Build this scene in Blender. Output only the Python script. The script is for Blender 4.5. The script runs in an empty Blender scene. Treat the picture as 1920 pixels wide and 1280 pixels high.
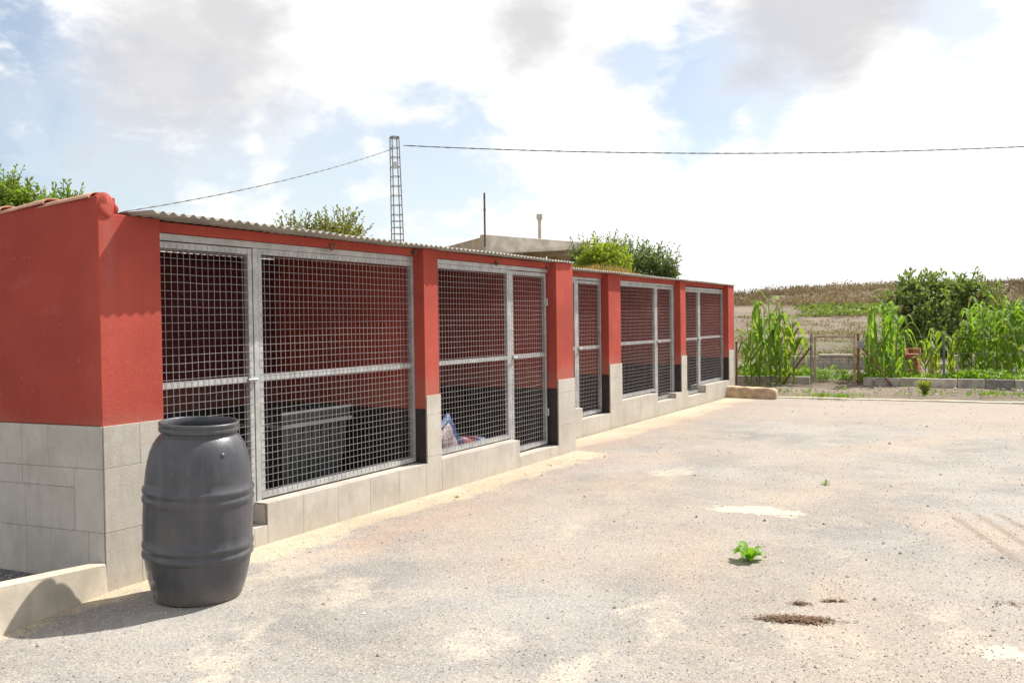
import bpy, bmesh, math, random
from mathutils import Vector, Matrix, noise
random.seed(7)
S = bpy.context.scene
COL = S.collection
PI = math.pi

# ---------------------------------------------------------------- camera
# world: +X runs along the kennel front (away), +Y goes into the building, eye height = z 0
FPX = 1780.0
TH = math.atan(970/FPX); PITCH = math.atan(38.4/FPX); ROLL = 0.013
fwd = Vector((math.cos(TH)*math.cos(PITCH), math.sin(TH)*math.cos(PITCH), -math.sin(PITCH)))
r0 = Vector((math.sin(TH), -math.cos(TH), 0)); u0 = r0.cross(fwd)
cr, sr = math.cos(ROLL), math.sin(ROLL)
right = cr*r0 - sr*u0; up = cr*u0 + sr*r0
cam = bpy.data.cameras.new('camera'); cam.lens = 36*FPX/1920; cam.sensor_width = 36
cam.clip_end = 3000; cam.clip_start = 0.05
camo = bpy.data.objects.new('camera', cam); COL.objects.link(camo); S.camera = camo
camo.matrix_world = Matrix(((right.x, up.x, -fwd.x, 0), (right.y, up.y, -fwd.y, 0), (right.z, up.z, -fwd.z, 0), (0, 0, 0, 1)))

def ray(px, py): return fwd + (px-960)/FPX*right - (py-640)/FPX*up
def at(px, py, d): return ray(px, py)*d
def gp(px, py, z=-1.48):
    r = ray(px, py); return r*(z/r.z)

# ---------------------------------------------------------------- light
SUN_TRAVEL = Vector((-0.72, 0.34, -1.0)).normalized()
sd = -SUN_TRAVEL
SUN_EL = math.asin(sd.z); SUN_ROT = math.atan2(sd.x, sd.y)
sun = bpy.data.lights.new('sun', 'SUN'); sun.energy = 5.0; sun.angle = math.radians(0.55); sun.color = (1.0, 0.955, 0.88)
suno = bpy.data.objects.new('sun', sun); COL.objects.link(suno)
suno.rotation_euler = SUN_TRAVEL.to_track_quat('-Z', 'Y').to_euler(); suno.location = (10, -10, 20)
S.view_settings.view_transform = 'Standard'; S.view_settings.look = 'None'
S.view_settings.gamma = 1; S.view_settings.exposure = 0.53
S.render.engine = 'CYCLES'

W = bpy.data.worlds.new('World'); S.world = W; W.use_nodes = True
nt = W.node_tree; N = nt.nodes; L = nt.links
for n in list(N): N.remove(n)
def mk(t, **k):
    n = N.new(t)
    for a, b in k.items(): setattr(n, a, b)
    return n
def wm(op, a, b=None, c=None, clamp=False):
    n = mk('ShaderNodeMath', operation=op, use_clamp=clamp)
    for i, v in enumerate((a, b, c)):
        if v is None: continue
        if isinstance(v, (int, float)): n.inputs[i].default_value = v
        else: L.new(v, n.inputs[i])
    return n.outputs[0]
sky = mk('ShaderNodeTexSky', sky_type='NISHITA', sun_disc=False, sun_elevation=SUN_EL, sun_rotation=SUN_ROT, air_density=1.0, dust_density=0.8, ozone_density=1.0)
tc = mk('ShaderNodeTexCoord')
nz = mk('ShaderNodeTexNoise'); nz.inputs['Scale'].default_value = 6.5; nz.inputs['Detail'].default_value = 12; nz.inputs['Roughness'].default_value = .58; nz.inputs['Distortion'].default_value = .25
mp = mk('ShaderNodeMapping'); mp.inputs['Scale'].default_value = (1, 1, 1.9); L.new(tc.outputs['Generated'], mp.inputs['Vector']); L.new(mp.outputs[0], nz.inputs['Vector'])
nz2 = mk('ShaderNodeTexNoise'); nz2.inputs['Scale'].default_value = 17; nz2.inputs['Detail'].default_value = 10; nz2.inputs['Roughness'].default_value = .6; L.new(mp.outputs[0], nz2.inputs['Vector'])
nfac = wm('ADD', wm('MULTIPLY', nz.outputs['Fac'], .62), wm('MULTIPLY', nz2.outputs['Fac'], .38))
def blob(px, py, rad, soft=1.0, amp=4.6):
    """0..1 patch of sky round a compass direction, rad in radians"""
    d = ray(px, py).normalized()
    dp = mk('ShaderNodeVectorMath', operation='DISTANCE'); L.new(tc.outputs['Generated'], dp.inputs[0]); dp.inputs[1].default_value = d
    v = wm('DIVIDE', dp.outputs['Value'], rad)
    v = wm('ADD', v, wm('MULTIPLY', wm('SUBTRACT', nfac, .5), amp))
    m = mk('ShaderNodeMapRange', interpolation_type='SMOOTHSTEP'); L.new(v, m.inputs[0])
    m.inputs[1].default_value = 1.0+.3*soft; m.inputs[2].default_value = 1.0-.75*soft; m.inputs[3].default_value = 0; m.inputs[4].default_value = 1
    return m.outputs[0]
# thinner cloud (blue shows through)
thin = None
for px, py, rad, amt in [(40, 60, .085, .82), (-60, 200, .10, .82), (110, 200, .06, .78), (60, 290, .06, .7), (230, 330, .09, .72), (400, 330, .08, .6), (120, 330, .07, .7), (620, 350, .08, .6), (800, 330, .09, .6), (700, 420, .07, .6),
                         (1330, 150, .08, .72), (1190, 130, .045, .6), (1440, 175, .055, .6), (1800, 10, .05, .5), (20, 330, .06, .7), (540, 270, .05, .4)]:
    b = wm('MULTIPLY', blob(px, py, rad, .75), amt)
    thin = b if thin is None else wm('MAXIMUM', thin, b)
grey = None
for px, py, rad, amt in [(330, 110, .125, .85), (420, 20, .07, .9), (250, 190, .06, .75), (1010, 60, .055, .9), (1100, 95, .03, .4), (1520, 0, .11, .95), (1580, 60, .05, .75), (560, 160, .04, .3), (40, 190, .04, .3), (420, 220, .05, .4)]:
    b = wm('MULTIPLY', blob(px, py, rad, 1.0, 3.0), amt)
    grey = b if grey is None else wm('MAXIMUM', grey, b)
# cloud bank lies ahead of the camera; unseen cloud elsewhere added as fill light
sx = mk('ShaderNodeSeparateXYZ'); L.new(tc.outputs['Generated'], sx.inputs[0])
dpf = mk('ShaderNodeVectorMath', operation='DOT_PRODUCT'); L.new(tc.outputs['Generated'], dpf.inputs[0]); dpf.inputs[1].default_value = Vector((fwd.x, fwd.y, .18)).normalized()
bank = mk('ShaderNodeMapRange', interpolation_type='SMOOTHSTEP'); L.new(wm('ADD', dpf.outputs['Value'], wm('MULTIPLY', wm('SUBTRACT', nfac, .5), .5)), bank.inputs[0])
bank.inputs[1].default_value = .60; bank.inputs[2].default_value = .80
fill_cloud = mk('ShaderNodeMapRange', interpolation_type='SMOOTHSTEP'); L.new(nfac, fill_cloud.inputs[0]); fill_cloud.inputs[1].default_value = .38; fill_cloud.inputs[2].default_value = .58; fill_cloud.inputs[4].default_value = 1.0
cover = wm('MAXIMUM', bank.outputs[0], fill_cloud.outputs[0])
cover = wm('MULTIPLY', cover, wm('SUBTRACT', 1.0, wm('MULTIPLY', thin, wm('SUBTRACT', 1.0, wm('MULTIPLY', grey, .8)))))
cc = mk('ShaderNodeMix', data_type='RGBA'); L.new(grey, cc.inputs[0])
CB = 8.0
cc.inputs[6].default_value = (CB*1.0, CB*.995, CB*.985, 1); cc.inputs[7].default_value = (5.0, 4.92, 5.05, 1)
skb = mk('ShaderNodeMix', data_type='RGBA', blend_type='MULTIPLY'); skb.inputs[0].default_value = 1; L.new(sky.outputs[0], skb.inputs[6]); skb.inputs[7].default_value = (1.0, .99, .97, 1)
mx = mk('ShaderNodeMix', data_type='RGBA'); L.new(cover, mx.inputs[0]); L.new(skb.outputs[2], mx.inputs[6]); L.new(cc.outputs[2], mx.inputs[7])
bg = mk('ShaderNodeBackground'); L.new(mx.outputs[2], bg.inputs[0]); bg.inputs[1].default_value = .10
wo = mk('ShaderNodeOutputWorld'); L.new(bg.outputs[0], wo.inputs[0])

# ---------------------------------------------------------------- materials
class NT:
    def __init__(s, name):
        s.m = bpy.data.materials.new(name); s.m.use_nodes = True; s.t = s.m.node_tree; s.t.nodes.clear()
        s.out = s.n('ShaderNodeOutputMaterial'); s.b = s.n('ShaderNodeBsdfPrincipled'); s.l(s.b.outputs[0], s.out.inputs[0])
        s.pos = s.n('ShaderNodeNewGeometry'); s.obj = s.n('ShaderNodeTexCoord')
    def n(s, t, **k):
        x = s.t.nodes.new(t)
        for a, b in k.items(): setattr(x, a, b)
        return x
    def l(s, a, b): s.t.links.new(a, b)
    def put(s, v, sock):
        if isinstance(v, (int, float)): sock.default_value = v
        elif isinstance(v, tuple): sock.default_value = v if len(v) == 4 or sock.type == 'VECTOR' else (*v, 1)
        else: s.l(v, sock)
    def math(s, op, a, b=0, c=None, clamp=False):
        x = s.n('ShaderNodeMath', operation=op, use_clamp=clamp); s.put(a, x.inputs[0]); s.put(b, x.inputs[1])
        if c is not None: s.put(c, x.inputs[2])
        return x.outputs[0]
    def noise(s, scale, detail=4, rough=.5, world=True, dist=0, vec=None):
        x = s.n('ShaderNodeTexNoise'); x.inputs['Scale'].default_value = scale; x.inputs['Detail'].default_value = detail
        x.inputs['Roughness'].default_value = rough; x.inputs['Distortion'].default_value = dist
        s.l(vec if vec is not None else (s.pos.outputs['Position'] if world else s.obj.outputs['Object']), x.inputs['Vector']); return x.outputs['Fac']
    def mapr(s, v, a, b, c=0, d=1, smooth=True):
        x = s.n('ShaderNodeMapRange', interpolation_type='SMOOTHSTEP' if smooth else 'LINEAR'); s.put(v, x.inputs[0])
        for i, q in enumerate((a, b, c, d)): s.put(q, x.inputs[i+1])
        return x.outputs[0]
    def mix(s, f, a, b, mode='MIX'):
        x = s.n('ShaderNodeMix', data_type='RGBA', blend_type=mode); s.put(f, x.inputs[0]); s.put(a, x.inputs[6]); s.put(b, x.inputs[7]); return x.outputs[2]
    def color(s, v): s.put(v, s.b.inputs['Base Color'])
    def rough(s, v): s.put(v, s.b.inputs['Roughness'])
    def bump(s, h, dist=.01, strength=1):
        x = s.n('ShaderNodeBump'); x.inputs['Distance'].default_value = dist; x.inputs['Strength'].default_value = strength; s.l(h, x.inputs['Height']); s.l(x.outputs[0], s.b.inputs['Normal'])

def simple(name, col, rough=.7, var=.25, scale=8, metal=0, bump=0, bscale=60, world=True, spec=None):
    t = NT(name); f = t.noise(scale, 5, .6, world)
    d = tuple(c*(1-var) for c in col); u = tuple(min(1, c*(1+var)) for c in col)
    t.color(t.mix(t.mapr(f, .3, .7), d, u)); t.rough(rough); t.b.inputs['Metallic'].default_value = metal
    if spec is not None: t.b.inputs['Specular IOR Level'].default_value = spec
    if bump: t.bump(t.noise(bscale, 4, .6, world), bump)
    return t.m

def stucco(name, col):
    t = NT(name)
    big = t.mapr(t.noise(1.3, 5, .6), .3, .7); fine = t.noise(180, 3, .6)
    mp = t.n('ShaderNodeMapping'); mp.inputs['Scale'].default_value = (6, 6, .8); t.l(t.pos.outputs['Position'], mp.inputs[0])
    streak = t.mapr(t.noise(2.2, 5, .6, vec=mp.outputs[0]), .35, .75)
    c = t.mix(big, tuple(x*.84 for x in col), tuple(x*1.12+.006 for x in col))
    c = t.mix(t.math('MULTIPLY', streak, .34), c, tuple(x*.72+.012 for x in col))
    # grey rain run-off stain where the roof meets the end pillar
    sp = t.n('ShaderNodeSeparateXYZ'); t.l(t.pos.outputs['Position'], sp.inputs[0])
    st = t.math('MULTIPLY', t.mapr(t.math('ABSOLUTE', t.math('SUBTRACT', sp.outputs[0], 3.60)), .07, 0), t.mapr(sp.outputs[2], -.25, .45))
    c = t.mix(t.math('MULTIPLY', st, t.mapr(t.noise(9, 4), .3, .7, .1, .5)), c, (.36, .13, .11))
    c = t.mix(t.math('MULTIPLY', t.mapr(t.math('ADD', sp.outputs[2], t.math('MULTIPLY', big, -.10)), -.50, -.66), .30), c, (.36, .19, .14))
    c = t.mix(t.mapr(t.noise(3.3, 7, .7), .60, .64, 0, .16), c, (.46, .16, .13))
    sc = t.mapr(t.noise(34, 2, .5), .74, .78)
    c = t.mix(t.math('MULTIPLY', sc, .5), c, (.45, .3, .26))
    t.color(c); t.rough(.9); t.b.inputs['Specular IOR Level'].default_value = .2
    t.bump(t.math('ADD', t.math('MULTIPLY', fine, .5), t.math('MULTIPLY', t.noise(60, 3), .8)), .005, .5)
    return t.m
M = {}
M['red'] = stucco('red_stucco', (.405, .070, .049))
M['black'] = simple('black_paint', (.032, .024, .024), .6, .3, 6, bump=.003)
M['grout'] = simple('grout', (.345, .31, .265), .95, .2, 20)
def tile_mat():
    t = NT('grey_stone_tile')
    ri = t.pos.outputs['Random Per Island']
    a = t.noise(2.4, 7, .65); b = t.noise(9, 6, .7, dist=.8)
    mp = t.n('ShaderNodeMapping'); mp.inputs['Scale'].default_value = (1, 1, .25); t.l(t.pos.outputs['Position'], mp.inputs[0])
    v = t.noise(22, 4, .6, vec=mp.outputs[0])
    c = t.mix(t.mapr(a, .3, .7), (.41, .365, .305), (.54, .495, .43))
    c = t.mix(t.math('MULTIPLY', t.mapr(b, .45, .75), .45), c, (.60, .57, .52))
    c = t.mix(t.math('MULTIPLY', t.mapr(v, .45, .7), .28), c, (.30, .27, .235))
    c = t.mix(.13, c, t.mix(ri, (.30, .28, .25), (.66, .63, .58)))
    sp = t.n('ShaderNodeSeparateXYZ'); t.l(t.pos.outputs['Position'], sp.inputs[0])
    # dust splashed up from the yard
    c = t.mix(t.math('MULTIPLY', t.mapr(t.math('ADD', sp.outputs[2], t.math('MULTIPLY', a, .12)), -1.30, -1.44), .35), c, (.48, .41, .31))
    t.color(c); t.rough(t.mapr(b, .3, .7, .42, .62)); t.bump(t.noise(70, 4), .0015)
    return t.m
M['tile'] = tile_mat()
def galv():
    t = NT('galvanised_steel'); a = t.noise(9, 5, .65); b = t.noise(45, 3)
    c = t.mix(t.mapr(a, .35, .7), (.38, .38, .375), (.53, .53, .52)); c = t.mix(t.math('MULTIPLY', t.mapr(b, .6, .75), .5), c, (.30, .28, .26)); c = t.mix(t.mapr(t.noise(16, 6, .75), .64, .70, 0, .6), c, (.30, .19, .12))
    t.color(c); t.rough(.5); t.b.inputs['Metallic'].default_value = .35; return t.m
M['galv'] = galv()
M['wire'] = simple('mesh_wire', (.38, .36, .355), .55, .12, 6, metal=.25)
M['roof'] = simple('weathered_sheet', (.30, .275, .24), .7, .25, 5, metal=.1, bump=.002)
M['rust'] = simple('rusty_iron', (.17, .085, .055), .85, .5, 14, bump=.002)
M['steelgrey'] = simple('grey_steel', (.28, .27, .26), .6, .3, 7, metal=.3)
M['conc'] = simple('weathered_concrete', (.44, .39, .32), .9, .25, 2.5, bump=.006, bscale=30)
M['conclight'] = simple('pale_concrete', (.50, .44, .35), .95, .2, 4, bump=.0015, bscale=60)
M['block'] = simple('concrete_block', (.38, .345, .30), .95, .3, 5, bump=.006, bscale=80)
M['bdark'] = simple('ochre_render', (.36, .28, .19), .9, .3, 3, bump=.005)
M['stone'] = simple('sandstone', (.52, .37, .24), .92, .3, 6, bump=.012, bscale=22)
M['brick'] = simple('red_brick', (.36, .12, .07), .9, .35, 9, bump=.006)
M['wood'] = simple('weathered_wood', (.34, .26, .19), .85, .4, 9, bump=.004)
M['palewood'] = simple('pale_post', (.50, .40, .25), .85, .3, 9, bump=.004)
M['clay'] = simple('clay_tile', (.50, .27, .18), .85, .25, 10, bump=.004)
M['binplastic'] = simple('bin_plastic', (.045, .052, .050), .5, .25, 5, world=False)
M['binedge'] = simple('bin_edge', (.34, .36, .34), .5, .2, 5, world=False)
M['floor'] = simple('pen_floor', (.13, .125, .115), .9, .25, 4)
M['whitebox'] = simple('meter_box', (.6, .6, .58), .6, .1, 9)

def barrel_mat():
    t = NT('slate_plastic'); a = t.noise(3.5, 6, .6, False); b = t.noise(13, 6, .65, False, .6)
    mp = t.n('ShaderNodeMapping'); mp.inputs['Scale'].default_value = (5, 5, .5); t.l(t.obj.outputs['Object'], mp.inputs[0])
    v = t.noise(4, 5, .6, vec=mp.outputs[0])
    c = t.mix(t.mapr(a, .3, .7), (.048, .050, .060), (.078, .077, .084))
    c = t.mix(t.math('MULTIPLY', t.mapr(v, .45, .75), .5), c, (.11, .105, .11))
    c = t.mix(t.math('MULTIPLY', t.mapr(b, .60, .78), .45), c, (.13, .12, .115))
    sp = t.n('ShaderNodeSeparateXYZ'); t.l(t.obj.outputs['Object'], sp.inputs[0])
    mps = t.n('ShaderNodeMapping'); mps.inputs['Scale'].default_value = (3, 3, 30); mps.inputs['Rotation'].default_value = (.2, .1, 0); t.l(t.obj.outputs['Object'], mps.inputs[0])
    c = t.mix(t.mapr(t.noise(5, 5, .8, vec=mps.outputs[0]), .66, .72, 0, .35), c, (.20, .19, .19))
    c = t.mix(t.mapr(t.noise(6, 6, .7, False), .58, .72, 0, .4), c, (.15, .135, .12))
    # dusty foot
    c = t.mix(t.math('MULTIPLY', t.mapr(t.math('ADD', sp.outputs[2], t.math('MULTIPLY', b, .1)), .20, .02), .6), c, (.23, .195, .15))
    # flaking pale paint low on the left side
    dx = t.math('SUBTRACT', sp.outputs[0], -.235); dy = t.math('SUBTRACT', sp.outputs[1], .115); dz = t.math('DIVIDE', t.math('SUBTRACT', sp.outputs[2], .105), 1.5)
    d = t.math('SQRT', t.math('ADD', t.math('MULTIPLY', dx, dx), t.math('ADD', t.math('MULTIPLY', dy, dy), t.math('MULTIPLY', dz, dz))))
    mp2 = t.n('ShaderNodeMapping'); mp2.inputs['Scale'].default_value = (1, 1, .45); t.l(t.obj.outputs['Object'], mp2.inputs[0])
    fl = t.math('MULTIPLY', t.mapr(d, .10, .04), t.mapr(t.noise(60, 5, .7, vec=mp2.outputs[0]), .49, .53))
    c = t.mix(t.math('MULTIPLY', fl, .8), c, (.46, .48, .44))
    t.color(c); t.rough(t.mapr(b, .3, .7, .30, .48)); t.bump(t.noise(40, 4, .6, False), .0012)
    return t.m
M['barrel'] = barrel_mat()

def leaf(name, c1, c2, trans=.45, scale=3, rough=.55):
    t = NT(name); ri = t.pos.outputs['Random Per Island']
    f = t.math('ADD', t.math('MULTIPLY', ri, .55), t.math('MULTIPLY', t.mapr(t.noise(scale, 3), .3, .7), .45))
    c = t.mix(f, c1, c2); t.color(c); t.rough(rough); t.b.inputs['Specular IOR Level'].default_value = .35
    tr = t.n('ShaderNodeBsdfTranslucent'); t.l(t.mix(1.0, c, (1.5, 1.6, .7), 'MULTIPLY'), tr.inputs[0])
    ms = t.n('ShaderNodeMixShader'); ms.inputs[0].default_value = trans; t.l(t.b.outputs[0], ms.inputs[1]); t.l(tr.outputs[0], ms.inputs[2]); t.l(ms.outputs[0], t.out.inputs[0])
    return t.m
M['corn'] = leaf('corn_leaf', (.10, .19, .028), (.25, .35, .06), .5)
M['corn_yellow'] = leaf('yellowing_corn_leaf', (.13, .22, .02), (.26, .30, .04), .5)
M['tassel'] = simple('corn_tassel', (.35, .26, .12), .8, .3, 20)
M['fig'] = leaf('fig_leaf', (.10, .15, .045), (.22, .27, .09), .42)
M['citrus'] = leaf('citrus_leaf', (.09, .15, .02), (.23, .31, .045), .45)
M['yellowbush'] = leaf('yellow_green_leaf', (.15, .21, .025), (.32, .36, .04), .45)
M['olive'] = leaf('olive_leaf', (.085, .13, .05), (.17, .215, .085), .4)
M['sparse'] = leaf('sparse_leaf', (.10, .11, .02), (.25, .24, .05), .4)
M['bark'] = simple('bark', (.12, .09, .065), .9, .3, 12, bump=.01)
M['drygrass'] = leaf('dry_grass', (.20, .17, .06), (.48, .28, .15), .3, 1.6, .9)
M['scrub'] = leaf('dry_scrub', (.10, .08, .06), (.34, .25, .18), .2, .12, .9)
M['weed'] = leaf('weed_leaf', (.10, .19, .02), (.22, .33, .035), .45, 2)
M['weedbright'] = leaf('bright_weed_leaf', (.12, .27, .02), (.2, .36, .03), .45, 8)
M['field'] = leaf('field_leaf', (.10, .14, .035), (.21, .25, .07), .4, .4)
M['litter'] = simple('brown_litter', (.15, .085, .045), .95, .55, 60)
M['sackblue'] = simple('blue_sack', (.05, .12, .30), .55, .5, 14, world=False)
def sackred():
    t = NT('red_printed_sack'); f = t.noise(7, 4, .6, False)
    c = t.mix(t.mapr(f, .46, .5), (.40, .07, .05), (.10, .17, .34)); c = t.mix(t.mapr(t.noise(11, 3, .5, False), .58, .62), c, (.5, .45, .4))
    t.color(c); t.rough(.5); return t.m
M['sackred'] = sackred()
M['sackwhite'] = simple('white_sack', (.30, .23, .24), .5, .3, 12, world=False)

def ground_mat(name, yard):
    t = NT(name); P = t.pos.outputs['Position']
    sp = t.n('ShaderNodeSeparateXYZ'); t.l(P, sp.inputs[0]); X, Y, Z = sp.outputs
    wx = t.math('ADD', X, t.math('MULTIPLY', t.math('SUBTRACT', t.noise(2.2, 9, .72), .5), 1.1))
    o = t.n('ShaderNodeVectorMath', operation='ADD'); t.l(P, o.inputs[0]); o.inputs[1].default_value = (31, 17, 3)
    wy = t.math('ADD', Y, t.math('MULTIPLY', t.math('SUBTRACT', t.noise(2.2, 9, .72, vec=o.outputs[0]), .5), 1.1))
    def patch(px, py, rl, rs, ang=0, soft=.5, z=-1.48, thr=None):
        c = gp(px, py, z); ca, sa = math.cos(ang), math.sin(ang)
        dx = t.math('SUBTRACT', wx, c.x); dy = t.math('SUBTRACT', wy, c.y)
        u = t.math('DIVIDE', t.math('ADD', t.math('MULTIPLY', dx, ca), t.math('MULTIPLY', dy, sa)), rl)
        v = t.math('DIVIDE', t.math('SUBTRACT', t.math('MULTIPLY', dy, ca), t.math('MULTIPLY', dx, sa)), rs)
        d = t.math('SQRT', t.math('ADD', t.math('MULTIPLY', u, u), t.math('MULTIPLY', v, v)))
        return t.mapr(d, 1+soft*.5, 1-soft)
    if yard:
        g1 = t.noise(1.1, 7, .62); g2 = t.noise(.35, 5, .5)
        sp1 = t.noise(95, 3, .7); sp2 = t.noise(240, 2, .7); vor = t.n('ShaderNodeTexVoronoi'); vor.inputs['Scale'].default_value = 70; t.l(P, vor.inputs['Vector'])
        c = t.mix(t.mapr(g1, .3, .7), (.235, .22, .205), (.35, .328, .303))
        breakup = t.math('MULTIPLY', t.mapr(t.noise(5, 6, .7), .36, .60, .35, 1), t.mapr(t.noise(26, 5, .75), .36, .60, .55, 1))
        # tan / pink dust, cream dust
        tan = None
        for a in [(1180, 905, .85, .45, .2), (900, 985, .9, .35, .1), (1230, 860, .8, .3, 0), (1520, 925, .9, .25, -.3), (700, 1010, .8, .25, .1), (1300, 1040, .9, .25, .3), (1560, 1125, .6, .2, 0), (1000, 1050, .5, .2, 0), (1700, 830, 2.0, .4, -.5), (1280, 800, 1.2, .4, .5), (1860, 1000, 1.1, .5, .9)]:
            m = patch(*a, soft=.8); tan = m if tan is None else t.math('MAXIMUM', tan, m)
        c = t.mix(t.math('MULTIPLY', tan, t.math('MULTIPLY', breakup, .75)), c, (.43, .325, .24))
        cream = None
        for a in [(870, 1195, .32, .16, .5), (1230, 1155, .42, .14, .2), (1600, 1230, .5, .2, .4), (640, 1110, .35, .14, .4), (1260, 885, .35, .15, 0), (1500, 1190, .30, .12, .2), (1760, 1160, .35, .12, .3), (420, 1230, .6, .12, .5), (1080, 985, .5, .15, .2), (560, 1060, .5, .2, .2), (1090, 1250, .35, .14, .2)]:
            m = patch(*a, soft=.8); cream = m if cream is None else t.math('MAXIMUM', cream, m)
        c = t.mix(t.math('MULTIPLY', cream, breakup), c, (.53, .465, .37))
        # general dusting everywhere
        c = t.mix(t.math('MULTIPLY', t.math('MULTIPLY', t.mapr(t.noise(2.6, 9, .75), .44, .66), t.mapr(t.noise(33, 4, .7), .35, .6, .4, 1)), .56), c, (.45, .38, .30))
        c = t.mix(t.math('MULTIPLY', t.mapr(g2, .42, .62), .5), c, (.37, .305, .24))
        # gravel strip by the end border
        c = t.mix(t.math('MULTIPLY', t.mapr(X, 11.5, 16.5), .45), c, (.38, .315, .25))
        # cream screed along the wall foot (front walls at y 4.52 / 4.98)
        wall = t.math('ADD', 4.52, t.math('MULTIPLY', t.mapr(X, 9.74, 9.78), .46))
        dist = t.math('SUBTRACT', wall, Y)
        wob = t.math('MULTIPLY', t.noise(1.1, 9, .72), 1.5)
        edge = t.math('ADD', t.math('ADD', t.mapr(X, 3.5, 7, .05, .22), t.mapr(X, 9.6, 11, 0, .16)), t.math('MULTIPLY', t.math('SUBTRACT', wob, .5), .5))
        strip = t.mapr(dist, t.math('ADD', edge, .10), t.math('SUBTRACT', edge, .02))
        c = t.mix(t.math('MULTIPLY', strip, t.mapr(t.noise(14, 6, .75), .3, .55, .5, .95)), c, t.mix(t.mapr(g1, .3, .7), (.46, .365, .25), (.57, .49, .35)))
        pink = t.mapr(t.math('ABSOLUTE', t.math('SUBTRACT', dist, .55)), .35, .05)
        c = t.mix(t.math('MULTIPLY', t.math('MULTIPLY', pink, t.mapr(X, 4, 5.2)), t.math('MULTIPLY', breakup, .5)), c, (.42, .28, .22))
        for a_ in [(1418, 957, .14, .30, .0), (1915, 1218, .10, .2, 0.)]:
            c = t.mix(t.math('MULTIPLY', patch(*a_, soft=.3), t.mapr(t.noise(40, 4, .7), .3, .5, .5, .95)), c, (.60, .53, .41))
        # tyre tracks at the right
        tr = None
        sx_ = t.math('ADD', X, t.math('MULTIPLY', t.math('SUBTRACT', t.noise(7, 4, .6), .5), .09))
        for q in [(1790, 968, 1905, 1050), (1830, 962, 1960, 1045), (1868, 962, 2000, 1030)]:
            p1, p2 = gp(q[0], q[1]), gp(q[2], q[3]); dv = (p2-p1); Ln = dv.length; dv /= Ln
            ax = t.math('SUBTRACT', sx_, p1.x); ay = t.math('SUBTRACT', Y, p1.y)
            al = t.math('ADD', t.math('MULTIPLY', ax, dv.x), t.math('MULTIPLY', ay, dv.y)); ac = t.math('ABSOLUTE', t.math('SUBTRACT', t.math('MULTIPLY', ax, dv.y), t.math('MULTIPLY', ay, dv.x)))
            m = t.math('MULTIPLY', t.mapr(ac, .045, .012), t.math('MULTIPLY', t.mapr(al, -.1, .12), t.mapr(al, Ln+.3, Ln)))
            tr = m if tr is None else t.math('MAXIMUM', tr, m)
        c = t.mix(t.math('MULTIPLY', tr, .6), c, (.22, .165, .12))
        # speckle of single stones
        c = t.mix(t.mapr(sp1, .52, .64, 0, .5), c, (.13, .12, .11))
        c = t.mix(t.mapr(sp1, .46, .34, 0, .6), c, (.58, .54, .48))
        c = t.mix(t.mapr(sp2, .54, .66, 0, .36), c, (.15, .14, .13))
        c = t.mix(t.mapr(t.noise(28, 3, .6), .68, .74, 0, .3), c, (.14, .12, .10))
        t.color(c); t.rough(.95); t.b.inputs['Specular IOR Level'].default_value = .15
        t.bump(t.math('ADD', t.math('MULTIPLY', vor.outputs['Distance'], -.5), t.math('ADD', t.math('MULTIPLY', sp1, .8), t.math('MULTIPLY', g1, 4))), .006, .7)
    else:
        g1 = t.noise(.9, 7, .65); g2 = t.noise(.12, 5, .55); g3 = t.noise(7, 6, .7); g4 = t.noise(60, 3, .7)
        c = t.mix(t.mapr(g1, .3, .7), (.125, .098, .07), (.205, .16, .112))
        c = t.mix(t.math('MULTIPLY', t.mapr(g3, .5, .7), .5), c, (.15, .115, .08))
        c = t.mix(t.math('MULTIPLY', t.mapr(g2, .48, .60), t.mapr(g3, .4, .6, .2, .7)), c, (.12, .125, .05))
        mp = t.n('ShaderNodeMapping'); mp.inputs['Scale'].default_value = (.16, .05, 1); mp.inputs['Rotation'].default_value = (0, 0, TH); t.l(P, mp.inputs[0])
        band = t.noise(2.2, 5, .6, vec=mp.outputs[0])
        c = t.mix(t.mapr(band, .5, .62, 0, .75), c, (.26, .205, .15))
        hill = t.mapr(Z, .6, 1.2); c = t.mix(hill, c, t.mix(g3, (.13, .10, .07), (.22, .17, .12)))
        c = t.mix(t.mapr(g4, .6, .7, 0, .4), c, (.12, .1, .08))
        t.color(c); t.rough(1.0); t.bump(g3, .05)
    return t.m
M['yard'] = ground_mat('yard_gravel', True)
M['soil'] = ground_mat('dry_soil', False)
def gravel_mat():
    t = NT('loose_gravel'); v = t.noise(90, 3, .7)
    t.color(t.mix(t.mapr(v, .4, .6), (.07, .07, .075), (.26, .25, .25))); t.rough(.9); t.bump(v, .02); return t.m
M['gravel'] = gravel_mat()
def stones_mat():
    t = NT('stone_chips'); ri = t.pos.outputs['Random Per Island']
    cr_ = t.n('ShaderNodeValToRGB'); e = cr_.color_ramp.elements; e[0].color = (.14, .12, .105, 1); e[1].color = (.62, .57, .5, 1)
    for p, cc_ in ((.12, (.20, .18, .16, 1)), (.6, (.32, .28, .24, 1))):
        x = e.new(p); x.color = cc_
    t.l(ri, cr_.inputs[0]); t.color(cr_.outputs[0]); t.rough(.9); return t.m
M['stones'] = stones_mat()

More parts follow.
